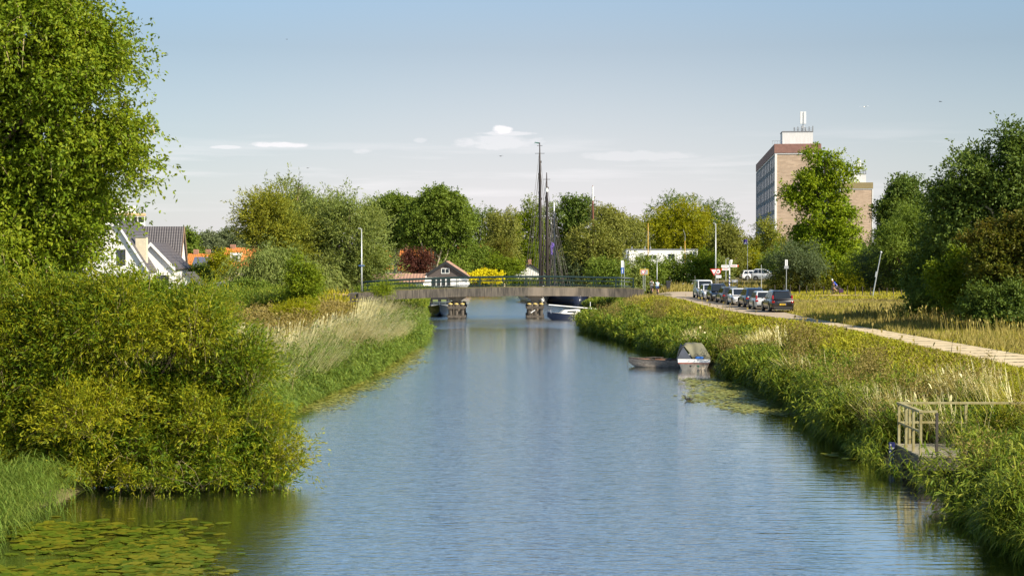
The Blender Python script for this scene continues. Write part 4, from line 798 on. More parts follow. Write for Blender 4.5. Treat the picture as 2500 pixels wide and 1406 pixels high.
# --- brick towers
def antenna(root, x, y, z, h=5.0):
    m = MB(); m.tube([(x, y, z), (x, y, z+h*.35)], .16, 8)
    for a in range(3): m.tube([(x, y, z+h*.35), (x+1.0*math.cos(a*2.1), y+1.0*math.sin(a*2.1), z)], .06, 6)
    for i in range(6): m.boxc((x-2.2+i*.9, y-.9+.2*(i % 2), z+.55), (.25, .25, 1.0+.3*(i % 3)))
    m.box(x-2.4, x+2.4, y-1.1, y-.95, z+.35, z+.42); m.box(x-2.4, x+2.4, y-1.1, y-.95, z+.75, z+.82)
    m.build('antenna_frame', m_grey, root)
    for a, w in ((-.42, .3), (.3, .42), (-.05, .3)):
        MB().boxc((x+a*1.3, y-abs(a)*.6, z+h*.35+h*.33), (w*1.4, .35, h*.6)).build('antenna_panel', m_trim, root, bevel=.04)
def tower(name, label, x0, x1, y0, dy, skew, ztop, m_parapet, wallm, windows=True, pr=(3.6, 3.2), floors=8):
    """end wall faces the camera; the long side runs back from its left edge"""
    t = thing(name, label, 'tower block', (x0, y0, 1.8)); w = x1-x0; h = ztop-1.8; cap = 2.2
    ang = math.atan2(skew, dy); L = math.hypot(skew, dy)
    t.rotation_euler = (0, 0, -ang)     # local +Y runs along the long side
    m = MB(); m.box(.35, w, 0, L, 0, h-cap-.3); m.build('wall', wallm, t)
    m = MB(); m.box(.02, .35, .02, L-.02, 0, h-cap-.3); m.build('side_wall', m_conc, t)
    m = MB(); m.box(-.25, w+.2, -.22, L+.2, h-cap, h); m.build('parapet', m_parapet, t)
    m = MB(); m.box(-.1, w+.05, -.12, L, h-cap-.3, h-cap); m.box(-.12, .38, -.16, .0, 0, h-cap-.3); m.box(w-.1, w+.25, -.1, .4, 0, h-cap-.3); m.build('trim', m_trim, t)
    if windows:
        fh = (h-cap-1.2)/floors; bays = 12; bw = (L-1)/bays
        for f in range(floors):
            for b in range(bays):
                z = .6+f*fh; y = .5+b*bw
                o = MB().box(-.05, .02, y+.35, y+bw-.35, z+.9, z+fh-.25).build('window', m_glass2, t)
        mu = MB()
        for b in range(bays+1): mu.box(-.22, .02, .5+b*bw-.14, .5+b*bw+.14, 0, h-cap-.32)
        mu.build('mullion_ribs', m_conc, t)  # ribs in the wall grey, the shade of this side put into their colour
    # plant room
    px = w*.17; m = MB(); m.box(px, px+7.4, 2.5, 9.5, h, h+3.1); m.build('plant_room', m_plantr, t)
    MB().box(px-.1, px+7.5, 2.4, 9.6, h+3.1, h+3.3).build('plant_room_coping', m_grey, t)
    rl = MB(); 
    for i in range(5): rl.tube([(px-2.4+i*.6, 2.3, h), (px-2.4+i*.6, 2.3, h+.9)], .04, 5)
    rl.box(px-2.5, px, 2.26, 2.34, h+.86, h+.94); rl.build('roof_railing', m_grey, t)
    antenna(t, px+5.2, 5.0, h+3.3, 5.0)
    return t
a = P(1893, 352, 380)
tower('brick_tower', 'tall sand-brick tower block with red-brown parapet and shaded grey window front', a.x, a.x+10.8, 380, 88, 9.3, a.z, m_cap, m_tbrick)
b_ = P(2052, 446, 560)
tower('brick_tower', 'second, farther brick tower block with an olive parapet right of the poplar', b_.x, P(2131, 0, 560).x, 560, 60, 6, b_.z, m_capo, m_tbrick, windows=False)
# --- far apartment block, left
c = P(355, 521, 520); t = thing('apartment_block', 'far white apartment block with a grid of balconies above the tiled roof', 'apartment block', (c.x, 520, 1.5), .26)
hh = c.z-1.5; m = MB(); m.box(-40, -.2, .8, 14, 0, hh-1.0); m.build('wall', m_cream, t)
MB().box(-40.4, .1, -.9, 14.3, hh-.9, hh).build('roof_edge', mat('tan_fascia', (.55, .38, .2), .8), t)
MB().box(-12, -3, 3, 9, hh, hh+2.4).build('roof_house', m_white, t)
g = MB()
for i in range(19): g.box(-40+i*2.2-.0, -40+i*2.2+.22, -.8, .8, 0, hh-.9)
for k in range(8): g.box(-40.1, -.1, -.7, .8, hh-1.2-k*2.9, hh-.95-k*2.9); g.box(-40, -.2, -.86, -.8, hh-3.9-k*2.9, hh-3.1-k*2.9) if k < 7 else None
g.build('balconies', m_trim, t)
for k in range(3):
    for i in range(18): MB().box(-39.6+i*2.2, -38.3+i*2.2, .72, .8, hh-3.3-k*2.9, hh-1.3-k*2.9).build('window', m_glass, t)
# --- gable-roofed houses
def gable(root, x0, x1, y0, y1, zb, ze, za, wallm, roofm, axis='y', ov=.25, th=.18, verge=None, wallname='wall'):
    """local box with a gabled roof; ridge along axis"""
    m = MB()
    if axis == 'y':
        xm = (x0+x1)/2; m.prism([(x0, zb), (x1, zb), (x1, ze), (xm, za), (x0, ze)], 'y', y0, y1)
        a0, a1 = y0-ov, y1+ov; sl = (za-ze)/(xm-x0); xo = .3
        r = MB()
        for s in (-1, 1):
            xe = x0-xo if s < 0 else x1+xo; zo = ze-sl*xo
            r.prism([(xe, zo+.02), (xm, za+.02), (xm, za+.02+th), (xe, zo+.02+th)], 'y', a0, a1)
        v = MB()
        for s in (-1, 1):
            xe = x0-xo if s < 0 else x1+xo; zo = ze-sl*xo
            v.prism([(xe, zo-.2), (xm, za-.22), (xm, za+th+.05), (xe, zo+th+.05)], 'y', a0-.07, a0-.003)
    else:
        ym = (y0+y1)/2; m.prism([(y0, zb), (y1, zb), (y1, ze), (ym, za), (y0, ze)], 'x', x0, x1)
        r = MB(); a0, a1 = x0-ov, x1+ov; sl = (za-ze)/(ym-y0); xo = .3
        for s in (-1, 1):
            ye = y0-xo if s < 0 else y1+xo; zo = ze-sl*xo
            r.prism([(ye, zo+.02), (ym, za+.02), (ym, za+.02+th), (ye, zo+.02+th)], 'x', a0, a1)
        v = MB()
        for s in (-1, 1):
            ye = y0-xo if s < 0 else y1+xo; zo = ze-sl*xo
            v.prism([(ye, zo-.2), (ym, za-.22), (ym, za+th+.05), (ye, zo+th+.05)], 'x', a1+.003, a1+.07)
    w = m.build(wallname, wallm, root); rf = r.build('roof', roofm, root); 
    if verge is not None: v.build('verge_board', verge, root)
    return w, rf
def window(root, x, y, z, w, h, frame=m_trim, fr=.07, panes=2, glass=m_glass, name='window'):
    """window facing -Y with frame, glass as its sub-part"""
    m = MB(); y0 = y-.06
    m.box(x-w/2-fr, x+w/2+fr, y0, y+.02, z-fr, z); m.box(x-w/2-fr, x+w/2+fr, y0, y+.02, z+h, z+h+fr)
    m.box(x-w/2-fr, x-w/2, y0, y+.02, z, z+h); m.box(x+w/2, x+w/2+fr, y0, y+.02, z, z+h)
    for i in range(1, panes): q = x-w/2+w*i/panes; m.box(q-.03, q+.03, y0+.01, y+.02, z, z+h)
    f = m.build(name, frame, root); MB().box(x-w/2, x+w/2, y-.02, y+.015, z, z+h).build('pane', glass, f); return f
# white house
h0 = P(283, 540, 185); ox, oy = h0.x, 185.0
t = thing('white_house', 'white house with steep dark tiled roofs and cream chimney, half hidden by trees', 'house', (ox, oy, 1.3)); z0 = 1.3
za = h0.z-z0; ze = P(357, 655, 185).z-z0
gable(t, -3.6, 3.6, 0, 10.5, 0, ze, za, m_white, m_dtile, 'y', verge=m_trim)
gable(t, -20, -3.7, 2.2, 11.2, 0, ze+.2, za-.15, m_white, m_dtile, 'x', wallname='left_wing_wall')
rb = P(446, 557, 201); x_r = rb.x-ox; zr = rb.z-z0
gable(t, P(330, 0, 201).x-ox, x_r, 13.2, 18.2, 0, 3.0, zr, m_white, m_dtile, 'x', wallname='rear_wing_wall', verge=mat('brown_gable_trim', (.30, .2, .13), .8))
s1 = P(368, 596, 189); s2 = P(422, 652, 189); xa = s1.x-ox
gable(t, xa-(s2.x-s1.x), s2.x-ox, 4.2, 13.1, 0, s2.z-z0, s1.z-z0, m_white, m_dtile, 'y', verge=m_trim, wallname='side_gable_wall')
ch = P(350, 600, 187); MB().box(ch.x-ox-.75, ch.x-ox+.55, 1.2, 2.0, 3.6, P(0, 579, 187).z-z0).build('chimney', m_cream, t)
MB().box(ch.x-ox-1.1, ch.x-ox+.62, 1.1, 2.1, P(0, 579, 187).z-z0, P(0, 577, 187).z-z0).build('chimney_cap', m_grey, t)
window(t, .6, 0, 3.9, .9, 1.7, m_black); window(t, -1.6, 0, .9, 1.4, 1.5); window(t, 1.6, 0, .9, 1.4, 1.5); window(t, -8, 2.2, 3.0, 2.2, 1.6, m_trim, panes=2); window(t, s2.x-ox-1.4, 4.2, .7, 1.6, 1.8, m_black)
MB().box(3.72, 3.95, .2, .45, 0, ze-.3).build('drainpipe', m_grey, t)
# garden sheds at left
s = G(425, 729, 1.3); s = P(480, 728, 150)
t = thing('flat_shed', 'low flat-roofed dark grey shed between the willow bush and the grey willows', 'shed', (P(425, 0, 150).x, 150, 1.2)); w = 110/S(150); zt = P(0, 708, 150).z-1.2
MB().box(0, w, 0, 3.2, 0, zt-.18).build('wall', mat('shed_boards', (.10, .105, .11), .8, var=.2, scale=3), t); MB().box(-.15, w+.15, -.2, 3.4, zt-.18, zt).build('roof', mat('shed_roof_edge', (.42, .42, .40), .7), t)
window(t, w-1.4, 0, .35, .8, .55, m_trim, panes=1)
t = thing('cream_shed', 'small cream box-shaped shed left of the flat dark shed', 'shed', (P(395, 0, 148).x, 148, 1.2)); w = 26/S(148); zt = P(0, 703, 148).z-1.2
MB().box(0, w, 0, 2.4, 0, zt-.1).build('wall', m_cream, t); MB().box(-.08, w+.08, -.08, 2.5, zt-.1, zt).build('roof', m_trim, t)
# small dark lean-to by the white house
q = P(470, 690, 178); t = thing('lean_to', 'small dark lean-to roof beside the white house', 'shed', (P(450, 0, 178).x, 178, 1.3))
gable(t, -1.6, 1.9, 0, 4, 0, 1.0, 2.9, m_white, m_dtile, 'y')
# orange houses
def ohouse(label, pxl, pxr, pyr, pye, D, **k):
    x0 = P(pxl, 0, D).x; x1 = P(pxr, 0, D).x; zr = P(0, pyr, D+4).z-1.5; ze = P(0, pye, D).z-1.5
    t = thing('orange_roofed_house', label, 'house', (x0, D, 1.5)); w = x1-x0
    gable(t, 0, w, 0, 8.5, 0, ze, zr, k.get('wall', m_cream), m_otile, 'x'); return t, w, ze, zr
t, w, ze, zr = ohouse('orange-tiled house with solar panels beyond the white house', 448, 506, 622, 660, 255)
pan = MB(); sl = (zr-ze)/4.25; 
for i in range(4): 
    x = 1.0+i*.75; pan.add([(x, -.0+.5, ze+sl*.5+.28), (x+.68, .5, ze+sl*.5+.28), (x+.68, 3.2, ze+sl*3.2+.28), (x, 3.2, ze+sl*3.2+.28), (x, .5, ze+sl*.5+.2), (x+.68, .5, ze+sl*.5+.2), (x+.68, 3.2, ze+sl*3.2+.2), (x, 3.2, ze+sl*3.2+.2)], [(0, 1, 2, 3), (7, 6, 5, 4), (0, 4, 5, 1), (1, 5, 6, 2), (2, 6, 7, 3), (3, 7, 4, 0)])
pan.build('solar_panels', mat('solar_cells', (.10, .12, .18), .2), t)
for x in (.6, 2.6): MB().box(x, x+.8, 4.0, 4.6, zr-.5, zr+.9).build('chimney', brickmat('chimney_brick', (.42, .2, .12), (.36, .16, .1), (.4, .35, .3)), t)
t, w, ze, zr = ohouse('orange-tiled house with a white dormer beside the willow group', 540, 625, 608, 652, 240)
MB().box(1.0, 2.6, 1.0, 3.4, ze+.6, ze+2.2).build('dormer', m_trim, t); window(t, 1.8, 1.0, ze+.95, .9, .9, m_trim)
for x in (.5, 3.8): MB().box(x, x+.8, 4.0, 4.6, zr-.5, zr+.7).build('chimney', MATS['chimney_brick'], t)
t, w, ze, zr = ohouse('orange-tiled house with a yellow wall behind the purple tree', 938, 1052, 613, 657, 262, wall=mat('yellow_wall', (.50, .40, .20), .8))
MB().box(-.3, 2.6, .6, 3.2, ze+.4, ze+2.0).build('dormer', m_black, t); window(t, 1.2, .6, ze+.75, 1.9, .8, m_trim); window(t, 1.5, 0, .6, 2.6, ze-1.2, m_trim, panes=3)
for x in (3.2,): MB().box(x, x+.9, 3.9, 4.6, zr-.4, zr+.8).build('chimney', MATS['chimney_brick'], t)
t, w, ze, zr = ohouse('orange-tiled house glimpsed between the trees right of the purple tree', 1118, 1215, 598, 650, 292)
MB().box(2, 3, 3.9, 4.6, zr-.4, zr+.8).build('chimney', m_trim, t)
# barn with dark gable and long shed roof
D = 225.0; ap = P(1088, 641, D); el = P(1035, 684, D); er = P(1144, 676, D); zg = P(0, 700, D).z
t = thing('barn', 'white barn with dark boarded gable and black doors behind the bridge railing', 'barn', (ap.x, D, zg)); hw = 3.15
gable(t, -hw, hw, 0, 12, 0, er.z-zg, ap.z-zg, m_white, m_rtile, 'y', verge=m_black)
zk = er.z-zg; m = MB(); m.prism([(-hw+.02, zk-.05), (hw-.02, zk-.05), (0, ap.z-zg-.12)], 'y', -.06, -.003); m.build('gable_boarding', m_wood, t)
window(t, -.05, -.06, zk+.55, 1.05, .62, m_trim)
for x in (-1.75, -1.0, -.3, .45): 
    d_ = MB().box(x-.24, x+.24, -.08, -.003, .12, 1.25).build('door', m_black, t); MB().box(x-.17, x+.17, -.095, -.082, .55, 1.15).build('door_pane', m_glass, d_)
t2x = P(903, 0, 222).x; t = thing('long_shed', 'long low shed with a faded red corrugated roof left of the barn', 'shed', (t2x, 222, zg)); w = P(1032, 0, 222).x-t2x
zr = P(0, 671, 226).z-zg; ze = P(0, 688, 222).z-zg; gable(t, 0, w, 0, 8, 0, ze, zr, m_white, m_rtile, 'x', verge=m_trim)
for i in range(3): window(t, 1.3+i*2.2, 0, ze-1.0, 1.2, .6, m_black)
# white gabled cottage
D = 268.0; ap = P(1294, 646, D); zg = 1.6; hw = 37/S(D); ze = P(0, 668, D).z-zg
t = thing('white_cottage', 'small white gabled cottage left of the ship masts', 'house', (ap.x, D, zg))
gable(t, -hw, hw, 0, 9, 0, ze, ap.z-zg, m_white, m_dtile, 'y', ov=.12, th=.10, verge=m_black); MB().box(-.3, .3, 2, 2.7, ap.z-zg-.3, ap.z-zg+.9).build('chimney', MATS['chimney_brick'], t)
# flat white modern building
D = 228.0; x0 = P(1531, 0, D).x; x1 = P(1705, 0, D).x; zt = P(0, 608, D).z-1.8
t = thing('flat_white_building', 'flat-roofed white building behind the shrubs at the road junction', 'building', (x0, D, 1.8)); w = x1-x0
MB().box(0, w, 0, 9, 0, zt-.12).build('wall', m_white, t); MB().box(-.06, w+.06, -.06, 9.06, zt-.12, zt).build('roof_edge', m_grey, t)
window(t, P(1641, 0, D).x-x0, 0, P(0, 630, D).z-1.8, .72, .52, m_black, panes=1); window(t, P(1590, 0, D).x-x0, 0, P(0, 631, D).z-1.8, 1.7, .5, m_trim, panes=3); window(t, P(1682, 0, D).x-x0, 0, P(0, 634, D).z-1.8, 1.4, .75, m_black)
window(t, P(1610, 0, D).x-x0, 0, .3, 2.0, 1.3, m_black); window(t, P(1558, 0, D).x-x0, 0, .3, 1.6, 1.3, m_black)
for px in (1546, 1578, 1592, 1667): MB().tube([(P(px, 0, D).x-x0, 2, zt-.2), (P(px, 0, D).x-x0, 2, zt+.35)], .09, 8).build('roof_vent', m_grey, t)
for px in (1536, 1697): MB().box(P(px, 0, D).x-x0-.06, P(px, 0, D).x-x0+.06, -.12, -.003, 1.0, zt-.25).build('drainpipe', m_grey, t)
# low white garden wall bits at left
t = thing('garden_hut', 'low white garden hut under a clipped hedge beside the grey willows', 'hut', (P(518, 0, 190).x, 190, 1.4))
MB().box(0, 2.6, 0, 2, 0, P(0, 692, 190).z-1.4).build('wall', m_white, t); MB().box(-.15, 2.8, -.15, 2.2, P(0, 692, 190).z-1.4, P(0, 689, 190).z-1.4).build('roof', m_grey, t)
# tent roof glimpsed at right
q = P(2202, 658, 190); t = thing('white_tent', 'small white peaked tent roof glimpsed through the shrubs at right', 'tent', (q.x, 190, 1.8))
MB().add([(-1, -1, q.z-2.3), (1, -1, q.z-2.3), (1, 1, q.z-2.3), (-1, 1, q.z-2.3), (-.3, 0, q.z-1.5)], [(0, 1, 4), (1, 2, 4), (2, 3, 4), (3, 0, 4), (3, 2, 1, 0)]).build('canopy', m_white, t)
tp = MB()
for x, y in ((-.95, -.95), (.95, -.95), (.95, .95), (-.95, .95)): tp.tube([(x, y, 0), (x, y, q.z-2.3)], .03, 6)
tp.build('poles', m_grey, t)
# ================================================================ bridge
BY = 156.0; BD = 158.0
m_bconc = bpy.data.materials.new('stained_concrete'); m_bconc.use_nodes = True; t_ = m_bconc.node_tree; b = t_.nodes['Principled BSDF']; b.inputs['Roughness'].default_value = .9
co = t_.nodes.new('ShaderNodeTexCoord')
def nz_(sc, st, det=5):
    mp = t_.nodes.new('ShaderNodeMapping'); mp.inputs['Scale'].default_value = st; t_.links.new(co.outputs['Object'], mp.inputs[0])
    n = t_.nodes.new('ShaderNodeTexNoise'); n.inputs['Scale'].default_value = sc; n.inputs['Detail'].default_value = det; n.inputs['Roughness'].default_value = .65; t_.links.new(mp.outputs[0], n.inputs['Vector']); return n.outputs[0]
streak = nz_(5.0, (2.4, 1, .16)); big_ = nz_(.35, (1, 1, .6), 3); patch_ = nz_(.5, (1, 1, .3), 2)
f = MATH('ADD', MATH('MULTIPLY', streak, .7, tree=t_), MATH('MULTIPLY', big_, .4, tree=t_), tree=t_)
rp = t_.nodes.new('ShaderNodeValToRGB'); rp.color_ramp.elements[0].position = .47; rp.color_ramp.elements[0].color = (.045, .040, .034, 1); rp.color_ramp.elements[1].position = .68; rp.color_ramp.elements[1].color = (.16, .135, .105, 1); t_.links.new(f, rp.inputs[0])
sp_ = t_.nodes.new('ShaderNodeSeparateXYZ'); t_.links.new(co.outputs['Object'], sp_.inputs[0])
clean = MATH('MULTIPLY', MATH('MULTIPLY', MATH('SUBTRACT', patch_, .5, tree=t_), 8, clamp=True, tree=t_), MATH('GREATER_THAN', sp_.outputs[0], 1.6, tree=t_), tree=t_)
mx = t_.nodes.new('ShaderNodeMix'); mx.data_type = 'RGBA'; t_.links.new(MATH('MULTIPLY', clean, .75, tree=t_), mx.inputs[0]); t_.links.new(rp.outputs[0], mx.inputs[6]); mx.inputs[7].default_value = (.27, .22, .165, 1); t_.links.new(mx.outputs[2], b.inputs['Base Color'])
m_rail = mat('green_rail_paint', (.008, .024, .020), .45, var=.2)
m_oldwood = mat('weathered_timber', (.075, .062, .048), .9, var=.35, scale=3, stretch=(4, 4, .5), bump=.5)
m_yellow = mat('yellow_cap', (.55, .40, .13), .7, var=.2)
m_moss = mat('moss', (.16, .15, .03), .95, var=.3, scale=6)
br = thing('bridge', 'concrete road bridge with dark green railings crossing the canal on two piers', 'bridge', (0, BD, 0))
zx = lambda x: float(np.interp(x, [-15.6, -12, -6, 0, 5, 12, 14.5], [2.55, 2.78, 3.02, 3.12, 3.12, 2.98, 2.88]))   # top of the kerb beam
xsb = np.linspace(-15.4, 13.2, 30)
def beam(name, y0, y1, up, dn, m):
    mb = MB()
    for a, b2 in zip(xsb[:-1], xsb[1:]):
        pass
    top = [(x, zx(x)+up) for x in xsb]; bot = [(x, zx(x)+dn) for x in reversed(xsb)]
    vs = [(x, y0-BD, z) for x, z in top+bot]+[(x, y1-BD, z) for x, z in top+bot]; n = len(xsb); N2 = 2*n
    fs = []
    for i in range(n-1):
        j = N2-1-i; fs += [(i, i+1, j-1, j), (N2+i, N2+j, N2+j-1, N2+i+1), (i, N2+i, N2+i+1, i+1), (j, j-1, N2+j-1, N2+j)]
    fs += [(0, N2-1, N2+N2-1, N2), (n-1, N2+n-1, N2+n, n)]
    return mb.add(vs, fs).build(name, m, br)
beam('edge_beam', BY-.45, BY, 0, -.86, m_bconc); beam('edge_beam', BY+4.6, BY+5.05, 0, -.86, m_bconc); beam('deck', BY+.003, BY+4.597, -.18, -.7, m_bconc)
beam('moss_line', BY-.40, BY-.15, .045, .003, m_moss)
# abutments
MB().box(-16.4, -14.9, -2.2, 3.2, -.5, 2.5).build('abutment', m_bconc, br); MB().box(12.0, 13.6, -2.2, 3.2, -.5, 2.1).build('abutment', m_bconc, br)
def pier(px):
    x = (px-1250)/S(156.5); zt = zx(x)-.87; p = MB()
    p.box(x-.36, x+.36, -1.9, 3.0, -.8, zt-.42); pr = MB().prism([(x-.36, zt-.42), (x+.36, zt-.42), (x+1.05, zt-.003), (x-1.05, zt-.003)], 'y', -2.1, 3.1)
    po = p.build('pier', m_bconc, br); pr.build('pier_head', m_bconc, po)
    for k, yy in enumerate((-2.75, 3.6)):
        for i in (-1, 0, 1):
            q = MB().tube([(x+i*.58, yy, -1), (x+i*.58+(.02*i), yy, 1.42)], .19, 10).build('fender_pile', m_oldwood, br)
            MB().lathe([(.02, 0), (.22, .0), (.22, .07), (.12, .13), (.02, .15)], (x+i*.6, yy, 1.425), 10).build('pile_cap', m_yellow, q)
    w = MB()
    for z in (.22, 1.12):
        w.box(x-.85, x+.85, -3.03, -2.945, z-.13, z+.13); w.box(x-.85, x+.85, 3.8, 3.9, z-.13, z+.13)
        w.box(x-.90, x-.79, -2.94, 3.8, z-.11, z+.11); w.box(x+.79, x+.90, -2.94, 3.8, z-.11, z+.11)
    w.build('fender_rail', m_oldwood, br)
pier(1115); pier(1306)
MB().boxc((P(1302, 0, 153).x, -3.12, .75), (.5, .05, .07), 0, ('Y', -.6)).build('broken_slat', m_trim, br)
# railings: posts, top rail, two lower rails
def railing(yy, zo=0):
    xs_ = list(np.arange(-14.9, 12.2, 2.33)); r = thing('x', None, None) if False else None
    a = MB()
    for (dz, rr_) in ((1.02, .070), (.66, .034), (.20, .034)):
        pts = [(x, yy-BD, zx(x)+dz) for x in np.linspace(-15.1, 12.2, 20)]; a.tube(pts, rr_, 8)
    rl_ = a.build('railing', m_rail, br, smooth=True)
    for x in xs_: MB().box(x-.035, x+.035, yy-BD-.035, yy-BD+.035, zx(x)-.1, zx(x)+1.0).build('post', m_rail, rl_)
    for x in np.arange(-15, 12.1, .58): MB().box(x-.009, x+.009, yy-BD-.009, yy-BD+.009, zx(x)+.2, zx(x)+.66).build('baluster', m_rail, rl_)
railing(BY-.12); railing(BY+4.75)
for x in (10.4, 12.15): MB().box(x-.08, x+.08, BY-.12-BD-.08, BY-.12-BD+.08, 2.3, zx(x)+1.02).build('end_post', m_rail, br)
# timber gate / fence at the left end
t = thing('timber_gate', 'low weathered timber gate in front of the left bridge abutment', 'gate', (P(855, 0, 152).x, 152, 1.3)); m = MB()
for z in (.25, .55, .85): m.box(0, 1.6, -.03, .03, z-.07, z+.07)
m.build('boards', m_oldwood, t); 
for x in (0, 1.6): MB().box(x-.08, x+.08, -.09, .09, -.2, 1.1).build('post', m_oldwood, t)
# ================================================================ concrete platform with rail, gauge board
m_pc = mat('platform_concrete', (.30, .26, .18), .9, col2=(.20, .18, .11), scale=2.5, bump=.3)
m_pcd = mat('platform_edge_concrete', (.10, .085, .065), .9, var=.4, scale=3, stretch=(1, 1, .4))
m_prail = mat('lichen_steel', (.36, .33, .17), .7, col2=(.24, .19, .06), scale=5)
pc = thing('landing_platform', 'small concrete landing platform with a rusty rail on the right bank', 'platform', (11.5, 43.9, 0)); zs = .80
MB().box(0, 2.3, 0, 2.75, zs-.05, zs).build('slab', m_pc, pc); MB().box(-.03, 2.33, -.03, 2.78, zs-.42, zs-.053).build('edge_beam', m_pcd, pc)
for x, y in ((.25, .35), (.25, 2.4), (2.0, .35), (2.0, 2.4)): MB().box(x-.14, x+.14, y-.14, y+.14, -1, zs-.425).build('support_pile', m_pcd, pc)
for y in (.12, .92, 1.75, 2.6): MB().box(.05, .12, y-.035, y+.035, zs, zs+1.2).build('post', m_prail, pc)
MB().box(.02, .15, .06, 2.68, zs+1.2, zs+1.26).build('top_rail', m_prail, pc); MB().box(.07, .11, .15, 2.6, zs+.62, zs+.68).build('middle_rail', m_prail, pc)
for x in (.42, 2.1, 4.06): MB().box(x-.035, x+.035, 2.62, 2.69, zs, zs+1.2).build('post', m_prail, pc)
MB().box(.153, 4.1, 2.6, 2.70, zs+1.2, zs+1.26).build('top_rail', m_prail, pc); MB().box(.153, 2.1, 2.63, 2.67, zs+.62, zs+.68).build('middle_rail', m_prail, pc)
MB().box(.153, .55, .06, .14, zs+1.2, zs+1.26).build('top_rail', m_prail, pc); MB().box(.50, .57, .06, .13, zs, zs+1.2).build('post', mat('dark_post', (.06, .05, .04), .8), pc)
def text_mesh(s, size, name, m, parent, loc, rot=(PI/2, 0, 0), ext=.002, align='CENTER'):
    cu = bpy.data.curves.new('txt', 'FONT'); cu.body = s; cu.size = size; cu.align_x = align; cu.align_y = 'CENTER'; cu.extrude = ext
    to = bpy.data.objects.new('txt', cu); C.objects.link(to); dg = bpy.context.evaluated_depsgraph_get(); dg.update()
    me = bpy.data.meshes.new_from_object(to.evaluated_get(dg)); bpy.data.objects.remove(to); me.materials.clear(); me.materials.append(m); me.name = name
    o = bpy.data.objects.new(name, me); C.objects.link(o); o.parent = parent; o.location = loc; o.rotation_euler = rot; return o
wg = thing('water_gauge', 'dark blue water level gauge board with white marks at the platform corner', 'gauge', (11.33, 46.3, 0))
MB().box(-.09, .09, 0, .03, -.4, .88).build('board', mat('gauge_blue', (.015, .02, .10), .4), wg, bevel=.004)
MB().box(-.03, .03, .033, .10, -.6, .85).build('post', m_pcd, wg)
text_mesh('NAP', .07, 'lettering', m_trim, wg, (0, -.003, .70)); text_mesh('0', .08, 'lettering', m_trim, wg, (-.04, -.003, .80))
mk = MB()
for i in range(11): mk.box(-.075, -.035 if i % 2 else -.01, -.004, -.001, .60-i*.06-.012, .60-i*.06+.012)
for i in range(5): mk.box(.02, .06, -.004, -.001, .52-i*.12-.02, .52-i*.12+.02)
mk.build('scale_marks', m_trim, wg)
